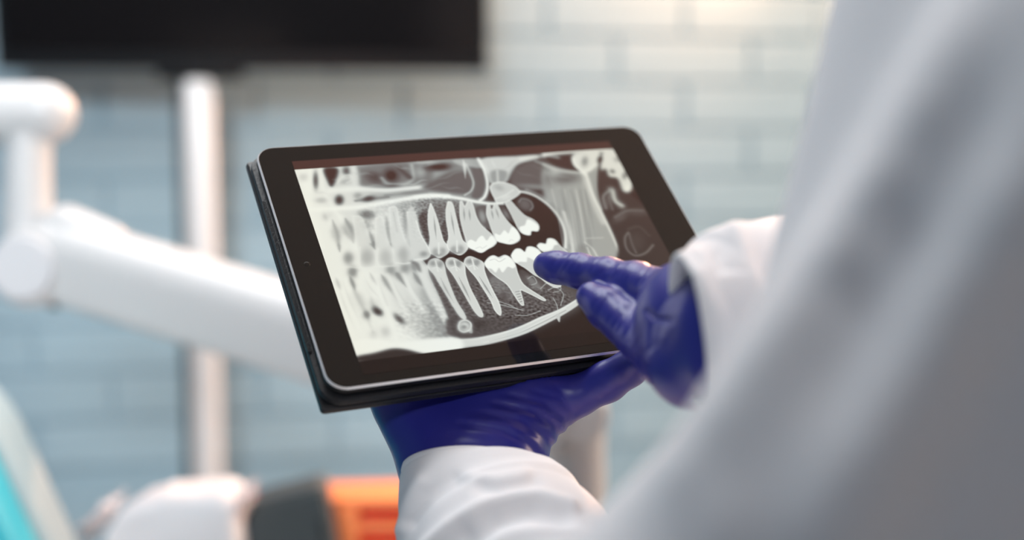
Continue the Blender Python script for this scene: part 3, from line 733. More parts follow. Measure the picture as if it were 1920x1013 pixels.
('K',0.95,7,0.75,[(435,677),(454,650),(485,643),(507,666),(506,700),(500,736),(498,796),(499,881),(510,952),(509,983),(490,973),(476,913),(465,841),(454,776),(448,732),(436,698),(435,677)],0),
('K',0.52,9,0.8,[(471,750),(474,814),(485,893)],1),
('B',0.45,[(464,668),(484,666),(461,686)],0.65),
('B',0.45,[(491,678),(503,686),(478,699)],0.65),
('K',0.9,9,0.8,[(478,656),(471,714)],0),
('K',0.9,6,0.6,[(451,697),(475,692),(486,712)],0),
('F',0.8,3,1.0,[(520,673),(535,652),(560,648),(585,670),(599,694),(586,750),(582,822),(588,907),(590,970),(578,985),(563,961),(551,895),(542,816),(531,743),(519,700)]),
('K',0.95,7,0.75,[(520,673),(535,652),(560,648),(585,670),(599,694),(586,750),(582,822),(588,907),(590,970),(578,985),(563,961),(551,895),(542,816),(531,743),(519,700),(520,673)],0),
('K',0.52,10,0.8,[(552,753),(557,825),(562,897)],1),
('B',0.45,[(548,675),(568,673),(545,693)],0.65),
('B',0.45,[(575,685),(587,693),(562,706)],0.65),
('K',0.9,9,0.8,[(562,663),(555,721)],0),
('K',0.9,6,0.6,[(534,704),(559,699),(570,719)],0),
('F',0.8,3,1.0,[(602,683),(618,659),(642,651),(668,669),(688,694),(678,740),(676,805),(680,878),(682,913),(677,962),(664,987),(651,958),(651,909),(640,837),(628,770),(610,718)]),
('K',0.95,7,0.75,[(602,683),(618,659),(642,651),(668,669),(688,694),(678,740),(676,805),(680,878),(682,913),(677,962),(664,987),(651,958),(651,909),(640,837),(628,770),(610,718),(602,683)],0),
('K',0.52,10,0.8,[(644,765),(654,831),(663,890)],1),
('B',0.45,[(631,678),(652,676),(628,696)],0.65),
('B',0.45,[(659,689),(671,697),(645,709)],0.65),
('K',0.9,9,0.8,[(645,666),(638,724)],0),
('K',0.9,6,0.6,[(617,707),(642,703),(653,722)],0),
('F',0.76,3,1.0,[(694,697),(723,668),(750,659),(770,672),(803,663),(823,684),(830,723),(824,774),(827,833),(857,880),(896,930),(885,936),(858,910),(822,877),(803,867),(797,901),(789,946),(777,942),(767,897),(755,830),(724,783),(702,743)]),
('K',0.92,7,0.75,[(694,697),(723,668),(750,659),(770,672),(803,663),(823,684),(830,723),(824,774),(827,833),(857,880),(896,930),(885,936),(858,910),(822,877),(803,867),(797,901),(789,946),(777,942),(767,897),(755,830),(724,783),(702,743),(694,697)],0),
('F',1.0,4,1.0,[(693,698),(722,670),(749,660),(770,678),(803,665),(823,684),(830,726),(812,741),(792,729),(757,758),(751,729),(726,754),(715,732),(696,724)]),
('K',0.4,4,0.6,[(777,873),(798,871)],0),
('K',0.4,4,0.6,[(777,887),(795,885)],0),
('K',0.4,4,0.6,[(777,902),(793,899)],0),
('K',0.4,4,0.6,[(777,916),(791,913)],0),
('K',0.4,4,0.6,[(778,930),(789,927)],0),
('K',0.72,5,0.7,[(723,683),(749,679),(764,696),(797,681)],0),
('F',0.78,3,1.0,[(831,670),(862,637),(887,636),(902,657),(926,629),(955,635),(975,665),(980,749),(973,815),(998,863),(969,873),(942,848),(919,812),(897,789),(870,746),(843,713)]),
('K',0.92,7,0.75,[(831,670),(862,637),(887,636),(902,657),(926,629),(955,635),(975,665),(980,749),(973,815),(998,863),(969,873),(942,848),(919,812),(897,789),(870,746),(843,713),(831,670)],0),
('F',1.0,4,1.0,[(830,672),(861,638),(886,638),(902,658),(926,631),(955,636),(973,669),(942,718),(905,687),(889,712),(860,708),(834,712)]),
('F',0.72,3,1.0,[(973,629),(994,614),(1020,621),(1040,593),(1069,600),(1082,640),(1098,688),(1029,687),(988,663)]),
('K',0.88,8,0.75,[(973,629),(994,614),(1020,621),(1040,593),(1069,600),(1082,640),(1098,688),(1029,687),(988,663),(973,629)],0),
('F',1.0,4,1.0,[(974,629),(994,616),(1019,623),(1040,594),(1067,601),(1073,631),(1056,633),(1034,657),(989,660)]),
('F',0.8,3,1.0,[(229,1079),(308,1070),(374,1072),(443,1082),(526,1087),(645,1075),(739,1054),(841,1020),(941,992),(1053,943),(1134,895),(1143,919),(1052,975),(961,1020),(855,1061),(752,1097),(658,1117),(539,1132),(437,1134),(284,1147),(212,1135)]),
('K',0.9,8,0.7,[(441,1088),(523,1094),(642,1082),(737,1061),(837,1028),(939,999),(1049,951)],0),
('K',0.55,5,0.5,[(573,1115),(695,1096),(827,1056),(968,1003)],0),
('K',0.9,6,0.4,[(544,1117),(681,1100),(830,1047),(972,993)],0),
('F',0.75,3,1.0,[(911,1023),(934,1019),(914,1063)]),
('F',0.92,12,0.8,[(227,1066),(361,1076),(440,1091),(443,1132),(284,1147),(207,1135)]),
('F',0.97,8,0.9,[(4,1031),(96,1032),(184,1064),(320,1065),(446,1078),(424,1144),(277,1134),(225,1101),(157,1085),(78,1094),(5,1102)]),
('K',0.95,20,0.7,[(196,880),(187,982),(179,1082)],0),
('K',0.9,15,0.5,[(122,921),(127,1011)],0),
('F',0.13,6,1.0,[(-1,1107),(76,1100),(151,1090),(204,1101),(272,1134),(406,1198),(234,1173),(5,1137)]),
('B',0.12,[(548,1021),(587,1026),(539,1047)],0.6),
('B',0.88,[(491,1023),(519,1028),(481,1052)],1.0),
('B',0.5,[(487,1026),(500,1028),(483,1037)],1.0),
('K',0.95,9,0.9,[(464,1019),(480,996),(507,992),(522,1012),(510,1041),(481,1052),(463,1041),(464,1019)],0),
('F',0.8,2,0.8,[(510,1034),(519,1036),(513,1062),(499,1057)])]
def paint_xray(spec, CW=800, CH=600):
    """paint the panoramic picture (grey values) on a CW x CH grid; spec units are 0.1 mm on a 160 x 120 mm screen"""
    k = CW / 1600.0
    V = np.full((CH, CW), 0.10)
    def blur(A, s):
        if s < .35: return A
        n = max(1, int(s * 2.5)); g = np.exp(-.5 * (np.arange(-n, n + 1) / s) ** 2); g /= g.sum()
        P = np.pad(A, ((n, n), (0, 0)), 'edge'); A = sum(g[i] * P[i:i + A.shape[0]] for i in range(2 * n + 1))
        P = np.pad(A, ((0, 0), (n, n)), 'edge'); return sum(g[i] * P[:, i:i + A.shape[1]] for i in range(2 * n + 1))
    def smooth(pts, closed=False, n=6):
        P = np.array(pts, float)
        if len(P) < 3 and not closed: return P[0] + (P[1] - P[0]) * np.linspace(0, 1, 9)[:, None]
        Q = np.vstack([P[-1], P, P[0], P[1]]) if closed else np.vstack([2 * P[0] - P[1], P, 2 * P[-1] - P[-2]])
        out = []
        for i in range(1, len(Q) - 2):
            p0, p1, p2, p3 = Q[i - 1:i + 3]
            for t in np.arange(n) / n:
                out.append(.5 * (2 * p1 + (p2 - p0) * t + (2 * p0 - 5 * p1 + 4 * p2 - p3) * t * t + (3 * p1 - p0 - 3 * p2 + p3) * t ** 3))
        if not closed: out.append(P[-1])
        return np.array(out)
    def window(P, m):
        x0, y0 = np.floor(P.min(0) - m).astype(int); x1, y1 = np.ceil(P.max(0) + m).astype(int)
        x0, y0 = max(x0, 0), max(y0, 0); x1, y1 = min(x1, CW), min(y1, CH)
        if x1 <= x0 or y1 <= y0: return None
        return x0, y0, x1, y1
    def polymask(P, soft):
        w = window(P, soft * 2.6 + 2)
        if w is None: return None
        x0, y0, x1, y1 = w
        X, Y = np.meshgrid(np.arange(x0, x1) + .5, np.arange(y0, y1) + .5)
        M = np.zeros(X.shape)
        for sx, sy in ((-.25, -.25), (.25, -.25), (-.25, .25), (.25, .25)):
            ins = np.zeros(X.shape, bool); a = P[-1]
            for b in P:
                if a[1] != b[1]:
                    c = ((a[1] > Y + sy) != (b[1] > Y + sy)) & (X + sx < (b[0] - a[0]) * (Y + sy - a[1]) / (b[1] - a[1]) + a[0])
                    ins ^= c
                a = b
            M += ins * .25
        return w, blur(M, soft)
    rng = np.random.default_rng(5)
    white = rng.standard_normal((CH, CW))
    for op in spec:
        if op[0] == 'F':
            _, v, soft, al, pts = op
            r = polymask(smooth(np.array(pts) * k, True, 4), soft * k * .7)
            if r is None: continue
            (x0, y0, x1, y1), m = r
            V[y0:y1, x0:x1] += (v - V[y0:y1, x0:x1]) * m * al
        elif op[0] == 'K':
            _, v, wd, al, pts, tp = op
            P = smooth(np.array(pts) * k); s = max(wd * k * .5, .7)
            w = window(P, s * 2.2)
            if w is None: continue
            x0, y0, x1, y1 = w
            X, Y = np.meshgrid(np.arange(x0, x1) + .5, np.arange(y0, y1) + .5)
            D = np.full(X.shape, 1e9); n = len(P) - 1
            for i in range(n):
                a, b = P[i], P[i + 1]; d = b - a; L = d @ d + 1e-9
                t = np.clip(((X - a[0]) * d[0] + (Y - a[1]) * d[1]) / L, 0, 1)
                q = (X - a[0] - t * d[0]) ** 2 + (Y - a[1] - t * d[1]) ** 2
                if tp: q = q / max(.15, 1 - abs(2 * (i + .5) / n - 1)) ** 2
                D = np.minimum(D, q)
            m = np.exp(-(D / (s * s)) ** (1.25 if s < 3 else 1.0)) * al
            V[y0:y1, x0:x1] += (v - V[y0:y1, x0:x1]) * m
        elif op[0] == 'B':
            _, v, p, al = op
            c, a, b = [np.array(q) * k for q in p]; A = np.column_stack([a - c, b - c])
            if abs(np.linalg.det(A)) < 1e-6: continue
            I = np.linalg.inv(A); ext = np.abs(A).sum(1) * 1.7
            w = window(np.array([c - ext, c + ext]), 0)
            if w is None: continue
            x0, y0, x1, y1 = w
            X, Y = np.meshgrid(np.arange(x0, x1) + .5 - c[0], np.arange(y0, y1) + .5 - c[1])
            r2 = (I[0, 0] * X + I[0, 1] * Y) ** 2 + (I[1, 0] * X + I[1, 1] * Y) ** 2
            V[y0:y1, x0:x1] += (v - V[y0:y1, x0:x1]) * np.exp(-r2 ** 1.3) * al
        elif op[0] == 'N':
            _, amp, scl, soft, pts = op
            r = polymask(smooth(np.array(pts) * k, True, 4), soft * k)
            (x0, y0, x1, y1), m = r
            n1 = blur(white, scl) - blur(white, scl * 2); n1 /= n1.std()
            n1 = np.roll(n1, 3, 1) * .5 + n1 * .5 + .35 * np.roll(n1, (1, 2), (0, 1))
            V[y0:y1, x0:x1] += (np.clip(n1[y0:y1, x0:x1], -2, 2)) * m * amp * .17
    soft = blur(V, 2.6); x = np.linspace(0, 1, CW)[None]; y = np.linspace(0, 1, CH)[:, None]
    w = np.clip((.36 - x + .12 * (y - .5)) / .12, 0, 1) * .85 + np.clip((x - .66 - .25 * np.clip(y - .5, 0, 1)) / .06, 0, 1) * .5
    V = V + (soft - V) * np.clip(w, 0, 1)
    return np.clip(V, 0, 1)

def xray_rgb(V):
    """grey values -> emitted colour (linear), letterbox bars above and below the picture"""
    CH, CW = V.shape
    y = (np.arange(CH) + .5) / CH * 120 - 60; x = (np.arange(CW) + .5) / CW
    lin = lambda c: (np.array(c) / 255.) ** 2.2
    stops = np.array([0, .1, .35, .6, .85, 1.]); cols = np.array([lin(c) for c in ((14, 10, 10), (24, 17, 16), (98, 95, 95), (152, 156, 154), (218, 222, 217), (240, 245, 238))])
    C = np.stack([np.interp(V, stops, cols[:, i]) for i in range(3)], -1)
    warm = np.clip((.24 - x) / .24, 0, 1) * .8 + np.clip((x - .62) / .3, 0, 1)  # viewing haze put into the picture colour, warmer at both sides
    C *= 1 + np.clip(warm, 0, 1)[None, :, None] * np.array([.01, -.03, -.10])
    bar = (y < -54.6) | (y > 53.3)
    C[bar] = 0
    up = np.clip(.5 - y / 120, 0, 1)[:, None, None]                       # backlight leak of the panel: stronger towards the top
    leak = np.array([.006, .0028, .0026]) + (np.array([.066, .025, .020]) - np.array([.006, .0028, .0026])) * up ** 1.6
    dark = np.clip(1 - V * 2.2, 0, 1)[..., None]; dark[bar] = 1.0
    return C + leak * dark

# ------------------------------------------------------------------ tablet in its folio case
TR = np.array([[0.91223917, 0.32980386, -0.24300022], [-0.09565504, 0.7482672, 0.65646501], [0.39833379, -0.5756089, 0.71414605]])
TT = np.array([-5.44018, -11.14697, 586.35756]) / 1000
def tc_(x, y, z): return TT + TR @ (np.array([x, y, z]) / 1000)          # screen mm (x right, y down, z into the tablet) -> camera frame
def d2w(d): return Vector(c2w(d) - c2w((0, 0, 0)))
TM = frame(c2w(TT), d2w(TR[:, 0]), -d2w(TR[:, 1]), -d2w(TR[:, 2]))       # local: x right, y up, z out of the glass
tablet = thing('tablet', (0, 0, 0), 'black tablet showing a dental x-ray, held over the gloved hand', 'tablet')
tablet.matrix_basis = TM
BW, BHT, OX, OY = .1945, .1350, .00244, .00237
def layers(name, rows, m, parent, capf=True, capb=True, seg=10):
    """stack of rounded-rectangle rings (w, h, r, z, ox, oy), outline first"""
    V, F = [], []; n = 4 * (seg + 1)
    for w, h, r, z, ox, oy in rows: V += [(x + ox, y + oy, z) for x, y in rrect(w, h, r, seg)]
    for i in range(len(rows) - 1):
        for j in range(n): k_ = (j + 1) % n; F.append((i * n + j, i * n + k_, (i + 1) * n + k_, (i + 1) * n + j))
    if capf: F.append(tuple(reversed(range(n))))
    if capb: F.append(tuple((len(rows) - 1) * n + j for j in range(n)))
    o = mesh(name, V, F, m, parent, world=False)
    bm = bmesh.new(); bm.from_mesh(o.data); bmesh.ops.recalc_face_normals(bm, faces=bm.faces); bm.to_mesh(o.data); bm.free()
    return auto(o, 28)
r0 = .0085
layers('back_shell', [(BW, BHT, r0, -.0013, OX, OY), (BW, BHT, r0, -.0035, OX, OY), (BW - .002, BHT - .002, r0, -.0055, OX, OY), (BW - .007, BHT - .007, r0, -.0072, OX, OY)], M_metalblack, tablet)
layers('chamfer_rim', [(BW, BHT, r0, -.0013, OX, OY), (BW + .0002, BHT + .0002, r0, -.0011, OX, OY), (BW - .0009, BHT - .0009, r0 - .0004, -.0001, OX, OY), (BW - .0013, BHT - .0013, r0 - .0006, -.0002, OX, OY)], M_rim, tablet, False, False)
M_bezel = mat('bezel_glass', (0.010, 0.011, 0.011), 0.07, spec=.5, bump=(3, .004), var=(4, .05))
layers('bezel_glass', [(BW - .0010, BHT - .0010, r0 - .0005, -.0012, OX, OY), (BW - .0010, BHT - .0010, r0 - .0005, -.0002, OX, OY), (BW - .0015, BHT - .0015, r0 - .0008, 0, OX, OY)], M_bezel, tablet)
# the lit screen: the x-ray is painted procedurally per vertex
GW, GH = 800, 600
rgb = xray_rgb(paint_xray(XRAY, GW, GH)) 
xs = (np.arange(GW) + .5) / GW * .160 - .080; ys = .060 - (np.arange(GH) + .5) / GH * .120
XX, YY = np.meshgrid(xs, ys)
V = np.stack([XX.ravel(), YY.ravel(), np.full(XX.size, .00006)], -1).astype(np.float32)
ii = (np.arange(GH - 1)[:, None] * GW + np.arange(GW - 1)[None]).ravel()
Q = np.stack([ii, ii + GW, ii + GW + 1, ii + 1], 1).astype(np.int32)
me = bpy.data.meshes.new('screen')
me.vertices.add(len(V)); me.vertices.foreach_set('co', V.ravel())
me.loops.add(Q.size); me.loops.foreach_set('vertex_index', Q.ravel())
me.polygons.add(len(Q)); me.polygons.foreach_set('loop_start', np.arange(0, Q.size, 4, dtype=np.int32))
me.update(calc_edges=True)
at_ = me.color_attributes.new('picture', 'FLOAT_COLOR', 'POINT')
at_.data.foreach_set('color', np.concatenate([rgb.reshape(-1, 3), np.ones((GW * GH, 1))], 1).astype(np.float32).ravel())
m = mat('lit_screen', (0.008, 0.008, 0.008), 0.07, bump=(3, .004), **{'Emission Strength': 1.0})
a_ = m.node_tree.nodes.new('ShaderNodeAttribute'); a_.attribute_name = 'picture'
m.node_tree.links.new(a_.outputs['Color'], m.node_tree.nodes['Principled BSDF'].inputs['Emission Color'])
me.materials.append(m)
scr = bpy.data.objects.new('screen', me); col.objects.link(scr); scr.parent = tablet
scr['label'] = 'lit screen with a panoramic dental x-ray'
V, F = tube([(-.0878, -.0005, .00000), (-.0878, -.0005, .00003)], [.0013, .0012], 24); mesh('front_camera', V, F, M_bezel, tablet, world=False)
auto(bmobj('volume_button', rbox(.016, .0012, .0022, .0005, 2, Matrix.Translation((.07, OY + BHT / 2 + .0002, -.0036))), M_metalblack, tablet, world=False))
# folio case: tray that grips the tablet, spine and the cover folded round to the back
case = layers('folio_case', [(BW + .0008, BHT + .0008, r0, -.0060, OX, OY), (BW + .0030, BHT + .0030, r0, -.0064, OX, OY), (BW + .0034, BHT + .0034, r0, -.0074, OX, OY), (BW + .0034, BHT + .0034, r0, -.0090, OX, OY), (BW + .0026, BHT + .0026, r0, -.0096, OX, OY)], M_leather, tablet)
layers('cover_flap', [(BW + .0020, BHT + .0020, .0018, -.0100, OX - .0005, OY), (BW + .0030, BHT + .0034, .0018, -.0104, OX - .0005, OY), (BW + .0034, BHT + .0038, .0018, -.0120, OX - .0005, OY), (BW + .0030, BHT + .0034, .0018, -.0132, OX - .0005, OY), (BW + .0018, BHT + .0022, .0018, -.0136, OX - .0005, OY)], M_leather, case, seg=6)
for zz_ in (-.0098,):
    layers('fold_seam', [(BW + .0006, BHT + .0008, .005, -.0094, OX, OY), (BW + .0006, BHT + .0008, .005, -.0103, OX, OY)], M_black, case, False, False, seg=6)
V, F = prism(rrect(.0016, BHT * .62, .0006, 3), Matrix.Translation((OX - BW / 2 - .0012, OY - .002, -.0064)), .0010)
auto(mesh('spine_ridge', V, F, M_leather, case, world=False))

# ------------------------------------------------------------------ the person: white coat, blue gloves
body_base = Vector(c2w((.22, .4, .37))); body_base.z = 0
person = thing('person', body_base, 'person in a white lab coat and blue gloves holding the tablet and pointing', 'person')

def chain(X, pts, k=.006, F=None):
    for (a, ra), (b, rb) in zip(pts[:-1], pts[1:]):
        d = cone(X, a, ra, b, rb); F = d if F is None else smin(F, d, k)
    return F
def sdf_mesh(name, fn, pts, h, m, parent, pad=.006, it=2, lo=None, hi=None):
    A = np.array([p for p, r in pts]); R_ = np.array([r for p, r in pts])[:, None]
    lo = (A - R_).min(0) - pad if lo is None else lo; hi = (A + R_).max(0) + pad if hi is None else hi
    G = grid(lo, hi, h); V, Q = surface_nets(fn(G), G); V = relax(V, Q, it)
    return mesh(name, c2w(V), Q, m, parent)
mm = .001
# ---- left hand: lies palm up under the tablet
def J(px, py, z, r): return (pc(px, py, z), r * mm)
def JT(x, y, z, r): return (tc_(x, y, z), r * mm)
L_wrist1 = [J(853, 990, .540, 20), J(852, 885, .550, 20), J(776, 760, .566, 17.5)]
L_wrist2 = [J(925, 990, .538, 20), J(918, 880, .549, 20), J(985, 757, .566, 18)]
L_mid = [J(888, 880, .553, 20), J(880, 752, .572, 20), JT(-32, 48, 34, 14)]
L_pinky = [J(990, 762, .566, 16), J(1040, 752, .564, 11), J(1085, 742, .561, 7.9), J(1138, 716, .557, 7.9), J(1180, 691, .551, 6.9), J(1194, 680, .5455, 6.2)]
L_f = [[JT(-48, 50, 32, 13), JT(-47, 34, 27, 10), JT(-46, -2, 23.5, 9), JT(-45, -32, 21.5, 7.2)],
       [JT(-26, 48, 32, 13), JT(-24, 34, 27, 10), JT(-19, -8, 23.5, 9), JT(-16, -38, 21.5, 7.2)],
       [JT(-6, 52, 32, 13), JT(0, 36, 27, 10), JT(9, -2, 23.5, 8.8), JT(14, -28, 21.5, 7.0)]]
L_thumb = [J(800, 752, .572, 13), JT(-56, 44, 31, 11), JT(-66, 22, 26, 9.5), JT(-68, 2, 22.5, 8)]
wr = [(6.5, 0.66 * mm, [(862, 795), (935, 806), (990, 832), (1012, 862)]), (5.5, 0.54 * mm, [(905, 775), (975, 790), (1022, 822), (1034, 842)]),
      (5.5, 0.60 * mm, [(930, 758), (1000, 772), (1040, 800), (1050, 818)]), (5, 0.60 * mm, [(960, 742), (1024, 757), (1058, 785), (1064, 800)]),
      (4.5, 0.48 * mm, [(1000, 735), (1048, 745), (1070, 770), (1074, 786)]), (4.5, 0.48 * mm, [(1042, 728), (1064, 745), (1078, 775)]),
      (7, 0.42 * mm, [(845, 815), (920, 828), (975, 852), (990, 870)]), (6, -0.54 * mm, [(880, 786), (955, 799), (1005, 828), (1020, 850)]),
      (5, -0.48 * mm, [(920, 766), (990, 781), (1030, 810), (1042, 830)]), (5, -0.48 * mm, [(945, 750), (1012, 764), (1050, 792), (1058, 808)]),
      (4, 0.30 * mm, [(1108, 715), (1120, 735), (1122, 756)]), (4, 0.27 * mm, [(1128, 712), (1140, 728), (1142, 746)]), (4, 0.24 * mm, [(1155, 695), (1164, 708), (1166, 726)])]
def left_hand(X):
    F = chain(X, L_wrist1, .010); F = chain(X, L_wrist2, .010, F); F = chain(X, L_mid, .012, F)
    for f in L_f: F = smin(F, chain(X, f, .004), .005)
    F = smin(F, chain(X, L_thumb, .006), .008); F = smin(F, chain(X, L_pinky, .005), .007)
    F = add_folds(F, X, wr)
    q = (X - TT) @ TR * 1000                                   # pressed flat where the case rests on it
    dep = np.minimum.reduce([13.9 - q[..., 2], 66.2 - q[..., 1], q[..., 2] + 6])
    return np.maximum(F, dep * mm)
gl = sdf_mesh('glove', left_hand, L_wrist1 + L_wrist2 + L_mid + L_pinky + L_thumb + sum(L_f, []), .00105, M_glove, person)
gl['label'] = 'blue nitrile glove under the tablet'
# ---- right hand: index finger pointing at the screen, thumb below it
R_index = [J(1024.5, 498, .5516, 5.6), J(1046, 502, .548, 6.2), J(1085, 508, .541, 6.7), J(1140, 520, .530, 7.5), J(1190, 532, .519, 8.3), J(1262, 560, .500, 11)]
R_thumb = [J(1109, 557, .520, 6.1), J(1140, 580, .513, 7.4), J(1172, 606, .505, 7.6), J(1200, 634, .496, 8.0), J(1250, 668, .478, 12)]
R_palm = [J(1268, 572, .490, 13), J(1286, 630, .474, 15), J(1298, 682, .462, 13.6), J(1345, 690, .442, 10)]
R_back = [J(1275, 575, .508, 12), J(1310, 590, .48, 18), J(1375, 608, .448, 18), J(1450, 600, .458, 18)]
R_f = [[J(1272, 572, .515, 10), J(1205, 548, .540, 7.8), J(1192, 580, .541, 7.4), J(1238, 612, .530, 6.8)],
       [J(1290, 600, .515, 10), J(1232, 574, .543, 7.6), J(1228, 620, .540, 7.2), J(1262, 640, .528, 6.6)],
       [J(1305, 630, .510, 9.5), J(1262, 610, .536, 6.8), J(1262, 648, .532, 6.4), J(1288, 662, .520, 6)]]
rr_ = []
_r = random.Random(8)
for x_ in (1046, 1060, 1070, 1084, 1096, 1120, 1140, 1149, 1157, 1166, 1173, 1182, 1191, 1212, 1222):          # gathers across the top of the index finger
    yt_ = 476 + max(0, x_ - 1050) * .11 + max(0, x_ - 1190) * .15; l_ = _r.uniform(16, 32)
    rr_.append((_r.uniform(2.6, 3.6), _r.uniform(.16, .34) * mm, [(x_ - l_ * .55, yt_ + l_ + 4), (x_ - l_ * .1, yt_ + l_ * .45), (x_ + 10, yt_ - 3)]))
for x_, y_ in ((1112, 572), (1124, 580), (1140, 600), (1150, 612), (1158, 618), (1168, 634), (1180, 640), (1188, 652)):   # and across the thumb
    l_ = _r.uniform(14, 26); rr_.append((_r.uniform(2.6, 3.4), _r.uniform(.14, .30) * mm, [(x_, y_ + 4), (x_ + l_ * .45, y_ - l_ * .55), (x_ + l_ * .8, y_ - l_ * 1.25)]))
rr_ += [(4.5, 1.0 * mm, [(1213, 584), (1232, 598), (1256, 601)]), (3.5, .5 * mm, [(1219, 655), (1222, 622), (1227, 600)]), (7, -.4 * mm, [(1240, 640), (1256, 612)]),
        (4, .3 * mm, [(1250, 585), (1276, 556)]), (3.5, .3 * mm, [(1206, 668), (1236, 640)]), (3.5, .25 * mm, [(1236, 585), (1262, 545), (1268, 522)])]
def right_hand(X):
    Fi = chain(X, R_index, .004); Ft = chain(X, R_thumb, .005)
    F = chain(X, R_palm, .010); F = chain(X, R_back, .010, F)
    F = smin(F, Fi, .004); F = smin(F, Ft, .0035)
    for f in R_f: F = smin(F, chain(X, f, .003), .003)
    return add_folds(F, X, rr_)
gr = sdf_mesh('glove', right_hand, R_index + R_thumb + R_palm + R_back + sum(R_f, []), .00068, M_glove, person)
gr['label'] = 'blue nitrile glove with pointing index finger'

# ---- sleeves
def spline(P, n):
    P = np.array(P, float); Q_ = np.vstack([2 * P[0] - P[1], P, 2 * P[-1] - P[-2]]); out = []
    for i in range(1, len(Q_) - 2):
        p0, p1, p2, p3 = Q_[i - 1:i + 3]
        for t in np.arange(n) / n:
            out.append(.5 * (2 * p1 + (p2 - p0) * t + (2 * p0 - 5 * p1 + 4 * p2 - p3) * t * t + (3 * p1 - p0 - 3 * p2 + p3) * t ** 3))
    out.append(P[-1]); return np.array(out)
def sleeve(name, pts, axis0, lines, asp=(1, 1), n=22, seg=180, label=None, ripple=.0012):
    """pts: (px, py, depth, radius) from the cuff up the arm; axis0: direction out of the cuff"""
    C = spline([np.append(pc(a, b, z), r) for a, b, z, r in pts], n); P, R_ = C[:, :3], C[:, 3]
    N_ = len(P); T_ = np.gradient(P, axis=0); T_ /= np.linalg.norm(T_, axis=1)[:, None]
    a0_ = -np.asarray(axis0, float); a0_ /= np.linalg.norm(a0_)
    for i in range(N_):
        w = max(0, 1 - i / (n * 1.3)); T_[i] = T_[i] * (1 - w) + a0_ * w; T_[i] /= np.linalg.norm(T_[i])
    ang = np.linspace(0, 2 * math.pi, seg, endpoint=False); rows = []
    for i in range(N_):
        u = np.cross(T_[i], [0, 0, 1.]); u /= np.linalg.norm(u); v = np.cross(u, T_[i])
        dirs = np.cos(ang)[:, None] * u * asp[0] + np.sin(ang)[:, None] * v * asp[1]
        rows.append((P[i], dirs, R_[i], T_[i]))
    out = []
    for i, (p, dr, r, t) in enumerate(rows):
        X = p + dr * r
        hem = .0007 * math.exp(-((i - 5.5) / 1.0) ** 2) if n > 15 else 0
        disp = folds(X, lines) + hem + ripple * np.sin(3 * ang + i * .05) * min(1, i / n) * np.sin(i * .11 + 1)
        out.append(X - dr * disp[:, None])
    inner = []
    for d_, q_ in ((.0012, -.0003), (.0024, .0004), (.003, .004), (.003, .02)):
        p, dr, r, t = rows[0]; inner.append(out[0] - dr * d_ + t * q_)
    p, dr, r, t = rows[-1]; dome = [p + dr * r * math.cos(math.radians(q_)) + t * r * .8 * math.sin(math.radians(q_)) for q_ in (30, 55, 75, 89)]
    R2 = list(reversed(inner)) + out + dome
    V = np.concatenate(R2); F = []
    for i in range(len(R2) - 1):
        for j in range(seg): k_ = (j + 1) % seg; F.append((i * seg + j, i * seg + k_, (i + 1) * seg + k_, (i + 1) * seg + j))
    o = mesh(name, c2w(V), F, M_coat, person)
    if label: o['label'] = label
    return o
sl_lines = [(13, -3.5 * mm, [(800, 1030), (845, 990), (900, 955), (955, 935), (1010, 930), (1070, 950)]), (20, 3.2 * mm, [(880, 1020), (930, 978), (990, 962), (1050, 975)]),
            (14, 1.8 * mm, [(905, 915), (940, 920), (1000, 902)]), (12, -1.2 * mm, [(885, 895), (930, 903), (985, 888)]), (16, 2.0 * mm, [(770, 975), (800, 930), (850, 900)]),
            (12, -2.5 * mm, [(900, 1030), (960, 1003), (1040, 998), (1110, 1010)]), (14, -1.5 * mm, [(745, 990), (765, 940), (790, 905)]), (20, 2.5 * mm, [(830, 1040), (870, 1000)])]
sleeve('sleeve', [(884, 882, .547, .0290), (897, 925, .538, .0325), (918, 985, .527, .0385), (945, 1050, .513, .0425), (1030, 1230, .470, .047), (1180, 1500, .415, .052), (1340, 1800, .365, .056)],
       (0.02, -.88, .50), sl_lines, (1, .93), label='white sleeve of the arm under the tablet')
sr_lines = [(20, -2.5 * mm, [(1310, 520), (1350, 600), (1360, 720)]), (18, 2 * mm, [(1345, 480), (1385, 580), (1390, 700)]), (18, -2 * mm, [(1380, 440), (1425, 560), (1440, 700)])]
sleeve('sleeve', [(1289, 621, .439, .0262), (1340, 612, .446, .0295), (1410, 602, .456, .034), (1560, 605, .490, .041), (1750, 660, .525, .046), (2000, 760, .555, .052), (2250, 850, .575, .055)],
       (-.97, .13, -.09), sr_lines, (1, .95), label='white sleeve and cuff of the pointing arm')

